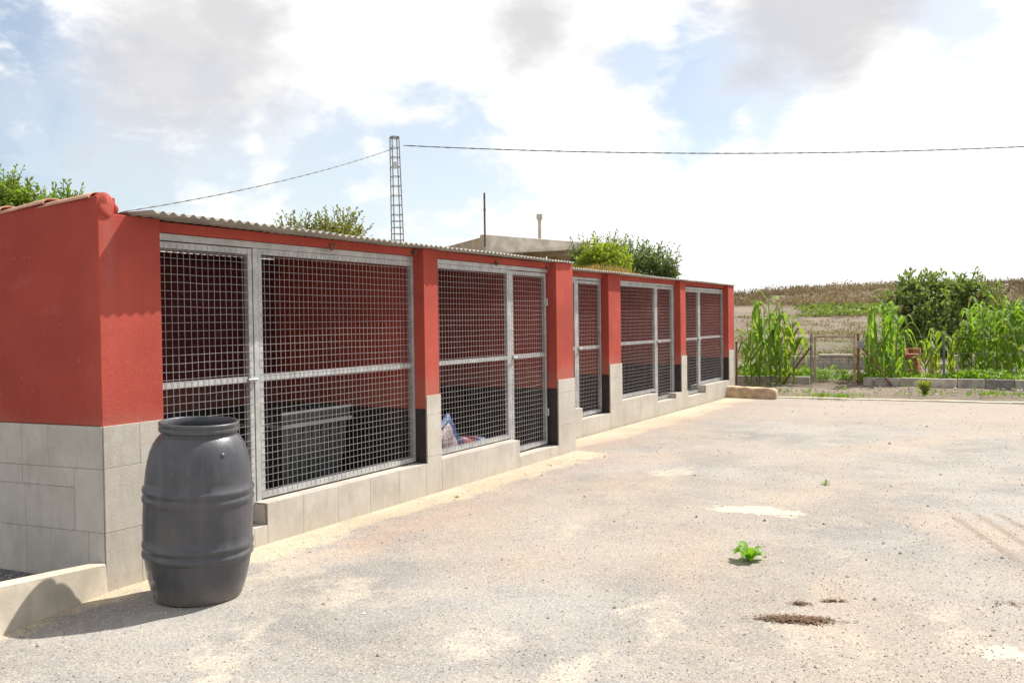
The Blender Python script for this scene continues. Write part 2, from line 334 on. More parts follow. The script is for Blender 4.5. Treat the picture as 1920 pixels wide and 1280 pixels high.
# ---------------------------------------------------------------- mesh helpers
class MB:
    def __init__(s): s.v = []; s.f = []
    def box(s, x0, x1, y0, y1, z0, z1):
        b = len(s.v)
        s.v += [(x, y, z) for z in (z0, z1) for y in (y0, y1) for x in (x0, x1)]
        s.f += [tuple(b+i for i in q) for q in ((0, 2, 3, 1), (4, 5, 7, 6), (0, 1, 5, 4), (2, 6, 7, 3), (0, 4, 6, 2), (1, 3, 7, 5))]
        return s
    def obox(s, c, ax, ay, az):
        """oriented box: centre, three half-extent vectors"""
        b = len(s.v); c = Vector(c)
        for k in (-1, 1):
            for j in (-1, 1):
                for i in (-1, 1): s.v.append(tuple(c+i*Vector(ax)+j*Vector(ay)+k*Vector(az)))
        s.f += [tuple(b+i for i in q) for q in ((0, 2, 3, 1), (4, 5, 7, 6), (0, 1, 5, 4), (2, 6, 7, 3), (0, 4, 6, 2), (1, 3, 7, 5))]
        return s
    def prism(s, poly, off):
        """closed polygon (3D points) extruded by off"""
        b = len(s.v); n = len(poly); off = Vector(off)
        s.v += [tuple(p) for p in poly]+[tuple(Vector(p)+off) for p in poly]
        s.f.append(tuple(b+i for i in range(n))[::-1]); s.f.append(tuple(b+n+i for i in range(n)))
        for i in range(n): j = (i+1) % n; s.f.append((b+i, b+j, b+n+j, b+n+i))
        return s
    def tube(s, pts, rad, n=6, cap=True):
        pts = [Vector(p) for p in pts]; b = len(s.v); m = len(pts)
        for i, p in enumerate(pts):
            d = (pts[min(i+1, m-1)]-pts[max(i-1, 0)]).normalized()
            a = d.cross(Vector((0, 0, 1)) if abs(d.z) < .9 else Vector((1, 0, 0))).normalized(); c = d.cross(a)
            r = rad[i] if isinstance(rad, (list, tuple)) else rad
            for k in range(n):
                t = 2*PI*(k+.5)/n; s.v.append(tuple(p+a*(r*math.cos(t))+c*(r*math.sin(t))))
        for i in range(m-1):
            for k in range(n):
                q = (k+1) % n; s.f.append((b+i*n+k, b+i*n+q, b+(i+1)*n+q, b+(i+1)*n+k))
        if cap: s.f.append(tuple(b+k for k in range(n))[::-1]); s.f.append(tuple(b+(m-1)*n+k for k in range(n)))
        return s
    def lathe(s, prof, n=48, c=(0, 0, 0)):
        b = len(s.v); m = len(prof)
        for r, z in prof:
            for k in range(n):
                t = 2*PI*k/n; s.v.append((c[0]+r*math.cos(t), c[1]+r*math.sin(t), c[2]+z))
        for i in range(m-1):
            for k in range(n):
                q = (k+1) % n; s.f.append((b+i*n+k, b+i*n+q, b+(i+1)*n+q, b+(i+1)*n+k))
        return s
    def quad(s, a, b_, c, d):
        b = len(s.v); s.v += [tuple(a), tuple(b_), tuple(c), tuple(d)]; s.f.append((b, b+1, b+2, b+3)); return s
    def build(s, name, mat, parent=None, smooth=False, bevel=0, loc=None):
        me = bpy.data.meshes.new(name)
        o0 = Vector(parent['_o']) if parent is not None and '_o' in parent else Vector((0, 0, 0))
        if loc is not None: o0 = Vector(loc)
        me.from_pydata([(v[0]-o0.x, v[1]-o0.y, v[2]-o0.z) for v in s.v], [], s.f); me.update()
        if smooth:
            me.polygons.foreach_set('use_smooth', [True]*len(me.polygons))
        me.materials.append(mat)
        o = bpy.data.objects.new(name, me); COL.objects.link(o)
        if parent is not None: o.parent = parent; o['_o'] = tuple(o0)
        elif loc is not None: o.location = loc
        if bevel:
            md = o.modifiers.new('bevel', 'BEVEL'); md.width = bevel; md.segments = 2; md.limit_method = 'ANGLE'
        return o
ROOTS = []
def tag(o, label, cat, group=None):
    o['label'] = label; o['category'] = cat
    if group: o['group'] = group
    return o
def root(name, loc, label, cat, group=None):
    o = bpy.data.objects.new(name, None); COL.objects.link(o); o.location = loc; o['_o'] = tuple(loc); o.empty_display_size = .2
    return tag(o, label, cat, group)
def structure(o): o['kind'] = 'structure'; return o
def stuff(o, label=None):
    o['kind'] = 'stuff'
    if label: o['label'] = label
    return o
def copy_tree(o, parent=None):
    c = o.copy(); COL.objects.link(c)
    if parent is not None: c.parent = parent
    for ch in list(o.children): copy_tree(ch, c)
    return c

GZ = -1.484; YZ = -1.48
# ---------------------------------------------------------------- ground & yard
FH = Vector((math.cos(TH), math.sin(TH), 0)); RH = Vector((math.sin(TH), -math.cos(TH), 0))
def terr(d, s, x, y):
    """ground height; d = distance ahead, s = distance to the right"""
    def ramp(a, b, z0, z1):
        t = min(1, max(0, (d-a)/(b-a))); t = t*t*(3-2*t); return (z1-z0)*t
    z = GZ + ramp(17.2, 19.5, 0, .06)*(1 if x > 17.9 else 0)
    if x > 20.8 or d > 24: z += .05
    z += ramp(36, 58, 0, 1.35) + ramp(60, 66, 0, .6) + ramp(66, 82, 0, 2.0 - .75*min(1, max(0, (38-s)/22)))
    if d > 24:
        a = min(1, (d-24)/20)
        z += a*.35*noise.fractal(Vector((x*.05, y*.05, 1.3)), 1, 2, 4) + a*.10*noise.fractal(Vector((x*.3, y*.3, 4.3)), 1, 2, 3)
    if d > 70: z += .5*noise.fractal(Vector((x*.03, y*.03, 9)), 1, 2, 3)*min(1, (d-70)/15)
    # bank behind the far pens
    q = ((s-2.1)/2.9)**2+((d-25.6)/4.2)**2
    if q < 1: z += 2.66*(1-q)**.5*(1+.08*noise.noise(Vector((x*.6, y*.6, 0))))
    return z
ds = [-40, -20, -10, -4, 0, 4, 8, 12, 15, 16.5]+[17+.6*i for i in range(14)]+[26+1.3*i for i in range(26)]+[60+1.2*i for i in range(26)]+[95, 110, 140, 190, 260, 400, 700, 1200, 2500]
ss = [-1500, -600, -250, -120, -80]+[-60+4*i for i in range(14)]+[-4+.9*i for i in range(66)]+[60, 70, 90, 130, 250, 600, 1500]
mb = MB()
for d in ds:
    for s_ in ss:
        p = FH*d+RH*s_; mb.v.append((p.x, p.y, terr(d, s_, p.x, p.y)))
nS = len(ss)
for i in range(len(ds)-1):
    for j in range(nS-1): mb.f.append((i*nS+j, i*nS+j+1, (i+1)*nS+j+1, (i+1)*nS+j))
g = structure(mb.build('ground', M['soil'], smooth=True))
mb = MB()
mb.v = [(-12, -14, YZ), (17.72, -14, YZ), (17.72, 4.95, YZ), (9.7, 4.95, YZ), (9.7, 4.6, YZ), (3.6, 4.6, YZ), (3.5, 4.5, YZ), (2.78, 4.36, YZ), (-12, 1.2, YZ)]
mb.f = [tuple(range(9))]
structure(mb.build('yard', M['yard']))
# raised gravel bed behind the low curb wall
mb = MB(); mb.v = [(3.49, 4.54, -1.425), (2.79, 4.40, -1.425), (-2, 3.35, -1.425), (-2, 9, -1.425), (3.3, 9, -1.425)]; mb.f = [(0, 1, 2, 3, 4)][::1]
structure(mb.build('gravel_bed', M['gravel']))
# pale concrete border at the end of the yard
mb = MB()
pts = [(17.62+(4.3-y__)*.045+random.uniform(-.02, .02), y__) for y__ in [4.3-.45*i for i in range(41)]]
for (x0, y0), (x1, y1) in zip(pts, pts[1:]):
    mb.prism([(x0, y0, -1.5), (x1, y1, -1.5), (x1+.20, y1, -1.5), (x0+.20, y0, -1.5)], (0, 0, .036+random.uniform(-.004, .004)))
o = structure(mb.build('concrete_border', M['conclight'])); 
# ---------------------------------------------------------------- kennel building
K = root('kennel_building', (3.53, 4.52, YZ), 'long red and grey tiled dog kennel building with wire mesh fronts and corrugated roof', 'kennel')
Y1, Y2 = 4.52, 4.98           # front planes
MY1, MY2 = 4.65, 5.11         # mesh planes
BZ = -1.52

def tiled(mb, gb, O, D, Nn, s0, s1, z0, z1, rows, colw, off=0.0, joints=None):
    """tiles on a vertical face: O origin (x,y), D direction, Nn outward normal; rows = joint heights"""
    O = Vector((O[0], O[1], 0)); D = Vector((D[0], D[1], 0)).normalized(); Nn = Vector((Nn[0], Nn[1], 0)).normalized()
    g = .0011; zs = [z0]+[z for z in rows if z0+.02 < z < z1-.02]+[z1]
    for r in range(len(zs)-1):
        a, b = zs[r], zs[r+1]
        if joints is not None: js = [j for j in joints]
        else:
            sh = off+(r % 2)*colw*.5; js = []; k = math.floor((s0-sh)/colw)
            while sh+k*colw < s1: js.append(sh+k*colw); k += 1
        js = [s0]+sorted(j for j in js if s0+.025 < j < s1-.025)+[s1]
        for u, v in zip(js, js[1:]):
            tn = random.uniform(-.0006, .0006)
            c = O+D*((u+v)/2)+Nn*(.0005+tn)+Vector((0, 0, (a+b)/2))
            mb.obox(c, D*((v-u)/2-g), Nn*.0055, (0, 0, (b-a)/2-g))
    c = O+D*((s0+s1)/2)-Nn*.004+Vector((0, 0, (z0+z1)/2)); gb.obox(c, D*((s1-s0)/2-.001), Nn*.0052, (0, 0, (z1-z0)/2-.001))

ROWS = [-1.152, -.794]
# pillars with partitions behind (x0,x1, front y, tile top, black top, roof z)
def pillar(x0, x1, y0, ttop, ztop, yb, side_tile=False, first=False):
    mb = MB(); mb.box(x0, x1, y0+.008, yb, ttop, ztop) if not first else mb.box(x0+.02, x1, y0+.008, yb, ttop, ztop)
    p = mb.build('pillar', M['red'], K, bevel=.006)
    mb = MB(); mb.box(x0+.004 if not first else x0+.02, x1-.004, y0+.010, yb-.003, BZ, ttop-.0005); 
    c = mb.build('pillar_base', M['black'], p)
    mb = MB(); gb = MB()
    tiled(mb, gb, (x0, y0), (1, 0), (0, -1), 0, x1-x0, BZ, ttop, ROWS, 2.0, off=(.245 if first else 1.7))
    tl = mb.build('tile_cladding', M['tile'], p, bevel=.0012); gb.build('grout', M['grout'], p)
    return p
# black lower band on the side of a pillar is proud of the red: split red at -0.743
def pillar2(x0, x1, y0, ttop, ztop, yb, blk=-.743, first=False):
    mb = MB()
    # red body: above blk full depth, plus front slice between blk and ttop hidden by tiles
    mb.box(x0+(.003 if first else 0), x1, y0+.008, yb, blk, ztop)
    if ttop > blk: pass
    p = mb.build('pillar', M['red'], K, bevel=.005)
    mb = MB(); mb.box(x0+.0015+(.003 if first else 0), x1-.0015, y0+.010, yb-.003, BZ, blk-.0005); mb.build('black_base', M['black'], p)
    mb = MB(); gb = MB()
    tiled(mb, gb, (x0, y0), (1, 0), (0, -1), 0, x1-x0, BZ, ttop, ROWS, 2.0, off=(.245 if first else 1.7))
    mb.build('tile_cladding', M['tile'], p, bevel=.0012); gb.build('grout', M['grout'], p)
    return p
pillar2(3.53, 3.962, Y1, -.557, .632, 6.2, first=True)
pillar2(6.752, 6.975, Y1, -.628, .628, 6.2)
pillar2(9.33, 9.762, Y1, -.650, .634, 6.2)
pillar2(11.89, 12.325, Y2, -.606, .628, 6.6)
pillar2(14.90, 15.175, Y2, -.606, .622, 6.6)
pillar2(17.70, 18.10, Y2, -.604, .618, 6.6)

# front sills and thresholds
def sill(name, x0, x1, y0, ztop, depth=.26, off=0.1, colw=.42):
    mb = MB(); mb.box(x0+.001, x1-.001, y0+.010, y0+depth, BZ, ztop-.010); o = mb.build(name, M['grout'], K)
    mb = MB(); gb = MB()
    tiled(mb, gb, (x0, y0), (1, 0), (0, -1), 0, x1-x0, BZ, ztop, [], colw, off=off)
    n = max(1, round((x1-x0)/.4)); w = (x1-x0)/n
    for i in range(n): mb.box(x0+i*w+.0016, x0+(i+1)*w-.0016, y0+.0075, y0+depth, ztop-.009, ztop-.0005)
    for xs in (x0, x1): mb.obox((xs+(.004 if xs == x0 else -.004), y0+depth/2+.01, (ztop-.012+BZ)/2), (.005, 0, 0), (0, depth/2-.012, 0), (0, 0, (ztop-.012-BZ)/2))
    mb.build('tile_cladding', M['tile'], o, bevel=.0012)
    return o
sill('threshold', 3.963, 4.805, Y1, -1.352, off=.3)
sill('sill', 4.806, 6.972, Y1, -1.207, off=.36, colw=.39)
sill('sill', 6.976, 8.420, Y1, -1.200, off=.16, colw=.62)
sill('threshold', 8.421, 9.329, Y1, -1.365, off=.7)
sill('sill', 9.763, 10.975, Y2, -1.110)
sill('threshold', 10.976, 11.889, Y2, -1.262)
sill('sill', 12.326, 13.745, Y2, -1.128, colw=.6)
sill('threshold', 13.746, 14.60, Y2, -1.272)
sill('sill', 14.601, 15.23, Y2, -1.19)
sill('threshold', 15.231, 16.20, Y2, -1.30)
sill('sill', 16.201, 18.097, Y2, -1.168, colw=.45)

# beams, back wall, floor
mb = MB(); mb.box(3.963, 6.751, 4.60, 4.74, .565, .627); mb.build('beam', M['red'], K, bevel=.004)
mb = MB(); mb.box(6.976, 9.329, 4.60, 4.74, .566, .629); mb.build('beam', M['red'], K, bevel=.004)
for a, b in ((9.763, 11.889), (12.326, 14.899), (15.176, 17.699)):
    mb = MB(); mb.box(a, b, 5.06, 5.20, .558, .622); mb.build('beam', M['red'], K, bevel=.004)
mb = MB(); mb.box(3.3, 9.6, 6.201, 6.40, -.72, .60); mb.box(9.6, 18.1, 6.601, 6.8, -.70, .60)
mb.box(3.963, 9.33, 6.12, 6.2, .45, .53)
M['shaded_red'] = stucco('shaded_inner_red', (.095, .019, .020)); mb.build('back_wall', M['shaded_red'], K)  # red stucco darkened: the pens' inner shade is put into its colour
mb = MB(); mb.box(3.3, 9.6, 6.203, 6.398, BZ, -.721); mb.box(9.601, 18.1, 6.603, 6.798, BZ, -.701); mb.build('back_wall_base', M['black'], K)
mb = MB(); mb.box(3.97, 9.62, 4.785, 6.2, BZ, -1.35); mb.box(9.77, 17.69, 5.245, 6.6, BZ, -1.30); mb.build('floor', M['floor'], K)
# end wall facing the far side
mb = MB(); mb.box(17.9, 18.095, 5.2, 6.6, BZ, .6); mb.build('end_wall', M['red'], K)

# tall left side wall
A = Vector((3.53, 4.52, 0)); D = Vector((-.0763, .9971, 0)).normalized(); Nw = Vector((-D.y, D.x, 0))
def wp(s, n, z): return A+D*s+Nw*n+Vector((0, 0, z))
LW = 4.0
mb = MB()
poly = [wp(0.012, -.001, -.556), wp(LW, -.001, -.556), wp(LW, -.001, .725-.063*LW), wp(0.012, -.001, .725)]
mb.prism(poly, -Nw*.135); sw = mb.build('side_wall', M['red'], K, bevel=.006)
mb = MB(); gb = MB()
O = A+Nw*.0
# upper rows staggered like the photo
def trow(z0, z1, js):
    js = sorted(js)
    for u, v in zip(js, js[1:]):
        c = wp((u+v)/2, .0005+random.uniform(-.0006, .0006), (z0+z1)/2); mb.obox(c, D*((v-u)/2-.0011), Nw*.0055, (0, 0, (z1-z0)/2-.0011))
trow(-.797, -.558, [0.0, .425, .64, 1.06, 1.48, 1.9, 2.4, 2.9, 3.4, 4.0])
trow(-.907, -.797, [.22, .64]); trow(-.907, -.797, [.64, 1.25, 1.85, 2.45, 3.05, 4.0])
trow(-1.152, -.797, [0.0, .22]); trow(-1.152, -.907, [.22, .62, 1.05, 1.6, 2.2, 2.8, 3.4, 4.0])
trow(-1.48, -1.152, [0.0, .12, .62, 1.02, 1.45, 2.0, 2.6, 3.2, 4.0])
gb.prism([wp(.002, -.003, BZ), wp(LW, -.003, BZ), wp(LW, -.003, -.558), wp(.002, -.003, -.558)], -Nw*.13)
mb.build('tile_cladding', M['tile'], sw, bevel=.0012); gb.build('grout', M['grout'], sw)
# half-round clay coping tiles on the sloped wall head
def halftile(s0, s1, z0, z1, r0_, r1_):
    m = MB(); n = 14; k = 8
    for i in range(k):
        t = i/(k-1); s = s0+(s1-s0)*t; z = z0+(z1-z0)*t; r = r0_+(r1_-r0_)*t
        for rr in (r, r-.014):
            for j in range(n):
                a = PI*j/(n-1); m.v.append(tuple(wp(s, -.068+rr*1.05*math.cos(a), z+rr*.5*math.sin(a))))
    w = 2*n
    for i in range(k-1):
        for j in range(n-1):
            m.f.append((i*w+j, i*w+j+1, (i+1)*w+j+1, (i+1)*w+j)); m.f.append((i*w+n+j, (i+1)*w+n+j, (i+1)*w+n+j+1, i*w+n+j+1))
    for e in (0, k-1):
        for j in range(n-1): m.f.append((e*w+j, e*w+n+j, e*w+n+j+1, e*w+j+1))
    return m.build('coping_tile', M['clay'], sw, smooth=True)
for i in range(9):
    s = .06+i*.36; halftile(s, s+.43, .718-.063*s+(.012 if i else .0), .718-.063*(s+.43)-.008, .078, .064)
# rendered rounded end of the coping
mb = MB(); nA = 20; nB = 9
for i in range(nB):
    t = i/(nB-1); s = -.012+.16*t
    for j in range(nA):
        a = 2*PI*j/nA; r = .064*(1-.28*max(0, (.25-t)/.25)**2)
        p = wp(s, -.068+r*math.cos(a)*1.0, .672+r*1.15*math.sin(a)); q = noise.noise_vector(p*16)*.022+noise.noise_vector(p*50)*.006
        mb.v.append(tuple(p+q))
for i in range(nB-1):
    for j in range(nA): k = (j+1) % nA; mb.f.append((i*nA+j, i*nA+k, (i+1)*nA+k, (i+1)*nA+j))
mb.f.append(tuple(range(nA))[::-1]); mb.f.append(tuple((nB-1)*nA+j for j in range(nA)))
lump = mb.build('mortar_cap', M['red'], sw, smooth=True); md = lump.modifiers.new('sub', 'SUBSURF'); md.levels = md.render_levels = 2
mb = MB()
for i in range(6):
    for j in range(10):
        a = 2*PI*j/10; u = i/5; p = Vector((3.665+.045*math.sin(PI*u)*math.cos(a), 4.55, .60+.085*u+.0)); r = .024*math.sin(PI*min(max(u, .08), .92))
        p = Vector((3.665+r*math.cos(a), 4.56+r*1.3*math.sin(a), .615+.09*u)); mb.v.append(tuple(p+noise.noise_vector(p*30)*.008))
for i in range(5):
    for j in range(10): k = (j+1) % 10; mb.f.append((i*10+j, i*10+k, i*10+10+k, i*10+10+j))
mb.f.append(tuple(range(10))[::-1]); mb.f.append(tuple(50+j for j in range(10)))
mb.build('mortar_patch', M['red'], sw, smooth=True)

# corrugated roofs
def corrugated(x0, x1, yf, yb, z, zb, pitch=.076, amp=.0095):
    m = MB(); n = int((x1-x0)/pitch*8); rowsy = [0, .12, .5, 1.0]
    for t in rowsy:
        for i in range(n+1):
            x = x0+(x1-x0)*i/n
            y = yf(x)*(1-t)+yb*t; w = .5*noise.noise(Vector((x*.7, t*3, 2)))*.008+ .004*noise.noise(Vector((x*3.1, t, 7)))
            zz = z(x)*(1-t)+zb*t+amp*math.cos(2*PI*(x-x0)/pitch)+w
            m.v.append((x, y, zz))
    W_ = n+1
    for r in range(len(rowsy)-1):
        for i in range(n): m.f.append((r*W_+i, r*W_+i+1, (r+1)*W_+i+1, (r+1)*W_+i))
    o = m.build('corrugated_roof', M['roof'], K, smooth=True); md = o.modifiers.new('thick', 'SOLIDIFY'); md.thickness = .0016
    return o
corrugated(3.735, 9.745, lambda x: 4.32+(x-3.73)/6.0*.18+.005*math.sin(x*2.3), 6.5, lambda x: .6435-.006*math.exp(-((x-6)/1.6)**2)+.004*min(1, max(0, (x-6.5)/1.5)), .640)
corrugated(9.80, 18.12, lambda x: 4.885+(x-9.8)/8.3*.08+.008*math.sin(x*1.9), 6.9, lambda x: .640-(x-9.8)*.0012, .600)
# roof hold-down brackets
for x, y, z in ((5.62, 4.59, .575), (6.70, 4.585, .60), (8.12, 4.59, .575), (9.24, 4.59, .578)):
    mb = MB(); mb.box(x-.02, x+.02, y-.006, y+.006, z-.03, z+.012); mb.tube([(x, y-.008, z-.02), (x, y-.05, z+.05)], .004); mb.build('roof_bracket', M['rust'], K)

# mesh panels
def frame(name, x0, x1, z0, z1, y, rail=-.365, tube=.04, wires=True, top=True, parent=None, off=.0):
    m = MB(); t = tube; h = t/2
    m.box(x0, x0+t*.9, y-h, y+h, z0, z1); m.box(x1-t*.9, x1, y-h, y+h, z0, z1)
    m.box(x0+t*.9, x1-t*.9, y-h, y+h, z1-t, z1); m.box(x0+t*.9, x1-t*.9, y-h, y+h, z0, z0+t)
    if rail is not None: m.box(x0+t*.9, x1-t*.9, y-h+.002, y+h-.002, rail-t/2, rail+t/2)
    o = m.build(name, M['galv'], K, bevel=.0025)
    if wires:
        w = MB(); r = .00155 if y < 4.9 else .0014; yy = y-h-r*.6
        nx = int((x1-x0-.02)/.05); s = x0+((x1-x0)-nx*.05)/2+.025
        for i in range(nx):
            x = s+i*.05; j = random.uniform(-.004, .004)
            w.tube([(x, yy, z0+.012), (x+j, yy+random.uniform(-.002, .0), (z0+z1)/2), (x, yy, z1-.012)], r, 4, False)
        nz = int((z1-z0-.02)/.05); s = z0+((z1-z0)-nz*.05)/2+.025
        for i in range(nz):
            z = s+i*.05; n = 5
            w.tube([(x0+.010+(x1-x0-.02)*k/(n-1), yy-r*1.6, z+(random.uniform(-.004, .004) if 0 < k < n-1 else 0)) for k in range(n)], r, 4, False)
        w.build('wire_mesh', M['wire'], o)
    return o
def latch(o, x, y, z):
    m = MB(); m.box(x-.03, x+.045, y-.042, y-.022, z-.018, z+.018); m.tube([(x-.055, y-.048, z), (x+.03, y-.048, z)], .007, 8); m.tube([(x-.02, y-.046, z), (x-.02, y-.075, z-.012)], .006, 6)
    m.build('latch', M['galv'], o)
    m = MB()
def hinges(o, x, y, zs):
    for z in zs:
        m = MB(); m.tube([(x, y-.028, z-.04), (x, y-.028, z+.04)], .009, 8); m.build('hinge', M['galv'], o)
def headbar(x0, x1, y, z0, z1, xs=()):
    m = MB(); m.box(x0, x1, y-.021, y+.021, z0, z1)
    m.build('head_rail', M['galv'], K, bevel=.0025)
def post(x0, x1, y, z0, z1):
    m = MB(); m.box(x0, x1, y-.021, y+.021, z0, z1); return m.build('frame_post', M['galv'], K, bevel=.0025)
# pen 1
headbar(3.965, 6.748, MY1, .519, .562)
d1 = frame('door', 3.985, 4.822, -1.335, .512, MY1, -.372); latch(d1, 4.80, MY1, -.372); hinges(d1, 3.99, MY1, (.2, -1.0))
post(4.831, 4.878, MY1, -1.345, .517)
frame('mesh_panel', 4.880, 6.748, -1.196, .517, MY1, -.368)
# pen 2
headbar(6.980, 9.326, MY1, .521, .562)
frame('mesh_panel', 6.984, 8.440, -1.190, .519, MY1, -.372)
post(8.443, 8.485, MY1, -1.350, .519)
d2 = frame('door', 8.492, 9.285, -1.345, .512, MY1, -.368); latch(d2, 8.53, MY1, -.372); hinges(d2, 9.29, MY1, (.2, -1.0))
# pen 3
headbar(9.766, 11.885, MY2, .520, .556)
frame('mesh_panel', 9.768, 11.050, -1.10, .518, MY2, -.362); post(11.053, 11.095, MY2, -1.25, .518)
d3 = frame('door', 11.10, 11.87, -1.245, .512, MY2, -.362); latch(d3, 11.14, MY2, -.366)
# pen 4
headbar(12.33, 14.895, MY2, .518, .554)
frame('mesh_panel', 12.334, 14.00, -1.115, .516, MY2, -.345); post(14.003, 14.045, MY2, -1.262, .516)
d4 = frame('door', 14.05, 14.80, -1.26, .510, MY2, -.345); latch(d4, 14.08, MY2, -.35); post(14.805, 14.845, MY2, -1.18, .516)
frame('mesh_panel', 14.848, 14.897, -1.18, .516, MY2, None, wires=False)
# pen 5
headbar(15.18, 17.695, MY2, .500, .540)
d5 = frame('door', 15.30, 16.19, -1.285, .495, MY2, -.352); latch(d5, 16.17, MY2, -.355); post(16.195, 16.235, MY2, -1.285, .498)
frame('mesh_panel', 16.24, 17.694, -1.155, .498, MY2, -.34)
# drain pipe on the far corner
mb = MB(); mb.tube([(18.13, 4.955, -1.46), (18.13, 4.955, -.45)], .022, 8); mb.build('drain_pipe', M['rust'], K)
del_keys = []

# ---------------------------------------------------------------- plastic drum
bc = Vector((3.705, 3.995, YZ))
B = root('plastic_drum', bc, 'dark slate plastic drum with open top standing before the kennel corner pillar', 'barrel')
prof = [(0, .012), (.215, .004), (.236, .0), (.248, .012), (.259, .04), (.273, .085), (.286, .14), (.295, .19), (.300, .222), (.3035, .232), (.316, .240), (.319, .252), (.313, .263), (.3055, .270), (.3055, .280), (.314, .286), (.319, .298), (.316, .310), (.3065, .318), (.3085, .36), (.3095, .41), (.3095, .46),
        (.3085, .505), (.3075, .528), (.316, .535), (.320, .548), (.315, .560), (.307, .567), (.307, .577), (.315, .583), (.319, .596), (.314, .608), (.303, .616), (.300, .65), (.295, .70), (.286, .75), (.273, .80), (.256, .838), (.237, .866), (.222, .882), (.213, .890), (.210, .897), (.2125, .901), (.222, .904), (.226, .909), (.2265, .925), (.2225, .929), (.2225, .934), (.2265, .938), (.2265, .951), (.223, .956), (.214, .957), (.209, .952), (.207, .93), (.205, .90), (.22, .87), (.25, .83), (.28, .76), (.296, .62), (.30, .40), (.29, .2), (.24, .03), (0, .03)]
prof = [((a_ if a_ <= .3105 or b_ > .7 else .3105+(a_-.3105)*.6)*.925, b_) for a_, b_ in prof]; mb = MB(); mb.lathe(prof, 72); 
body = mb.build('drum_body', M['barrel'], smooth=True); body.parent = B
# outward lean: top to the right and toward the viewer
ax = (r0*.30 + Vector((0, 0, 0)))
lean = Matrix.Rotation(math.radians(2.1), 3, -FH) if False else Matrix.Identity(3)
tiltdir = (RH*.036 - FH*.030)
B.rotation_euler = Vector((0, 0, 1)).rotation_difference(Vector((tiltdir.x, tiltdir.y, 1)).normalized()).to_euler()
B.location = bc+Vector((0, 0, .006))
for a in (200, 255):
    t = math.radians(a); mb = MB()
    p = Vector((math.cos(t)*.242, math.sin(t)*.242, .80)); nrm = Vector((math.cos(t), math.sin(t), .5)).normalized()
    mb.tube([p, p+nrm*.012], [.016, .012], 10); h = mb.build('moulded_knob', M['barrel'], smooth=True); h.parent = B

# ---------------------------------------------------------------- low curb wall at left
mb = MB()
d_ = Vector((-.9770, -.2132, 0)); n_ = Vector((-.2132, .9770, 0))
c0 = Vector((3.525, 4.512, 0))
secs = []
for i in range(17):
    s = i*.3; z = -1.318+(.078*min(1, s/.75)) if s < .75 else -1.24+.02*math.sin(s)
    base = c0+d_*s+Vector((0, 0, 0)); w = .055 if s < .3 else .065
    j = noise.noise(Vector((s*3, 0, 0)))*.004
    secs.append([base+n_*(-.012)+Vector((0, 0, -1.54)), base+n_*(j)+Vector((0, 0, z-.008)), base+n_*(.012+j)+Vector((0, 0, z)), base+n_*(w)+Vector((0, 0, z+.004)), base+n_*(w+.01)+Vector((0, 0, z-.01)), base+n_*(w+.01)+Vector((0, 0, -1.54))])
for sct in secs: mb.v += [tuple(p) for p in sct]
for i in range(len(secs)-1):
    for j in range(5): mb.f.append((i*6+j, i*6+6+j, i*6+7+j, i*6+j+1))
mb.f.append((0, 1, 2, 3, 4, 5)); e = (len(secs)-1)*6; mb.f.append((e+5, e+4, e+3, e+2, e+1, e))
tag(mb.build('curb_wall', M['conclight'], loc=(2.8, 4.36, -1.48)), 'low pale concrete curb wall running left from the kennel corner', 'curb wall')

# ---------------------------------------------------------------- bin and sacks inside the pens
bx, by, bz = 5.96, 5.36, -1.35
R_ = root('storage_bin', (bx, by, bz), 'tall dark ribbed plastic bin with pale rim inside the first kennel pen', 'bin')
mb = MB()
def taper(m, x0, x1, y0, y1, z0, z1, t):
    m.prism([(x0+t, y0+t, z0), (x1-t, y0+t, z0), (x1-t, y1-t, z0), (x0+t, y1-t, z0)], (0, 0, .001))
    b = len(m.v); m.v += [(x0+t, y0+t, z0), (x1-t, y0+t, z0), (x1-t, y1-t, z0), (x0+t, y1-t, z0), (x0, y0, z1), (x1, y0, z1), (x1, y1, z1), (x0, y1, z1)]
    for i in range(4): j = (i+1) % 4; m.f.append((b+i, b+j, b+4+j, b+4+i))
    m.f.append((b+4, b+5, b+6, b+7))
taper(mb, 5.56, 6.36, 5.06, 5.62, bz, bz+.56, .05)
for i in range(6):
    x = 5.68+i*.112; mb.prism([(x, 5.058+.048, bz+.02), (x+.035, 5.058+.048, bz+.02), (x+.035, 5.05, bz+.52), (x, 5.05, bz+.52)], (0, .02, 0))
mb.build('bin_body', M['binplastic'], R_, bevel=.006)
mb = MB(); mb.box(5.53, 6.39, 5.03, 5.65, bz+.545, bz+.572); mb.build('rim', M['binedge'], R_, bevel=.006)
mb = MB(); mb.box(5.54, 6.38, 5.04, 5.64, bz+.574, bz+.66)
for i in range(7): mb.box(5.60+i*.11, 5.66+i*.11, 5.10, 5.58, bz+.66, bz+.676)
mb.build('lid', M['binplastic'], R_, bevel=.008)
mb = MB(); mb.box(5.535, 6.385, 5.032, 5.05, bz+.645, bz+.668); mb.build('lid_edge', M['binedge'], R_, bevel=.004)

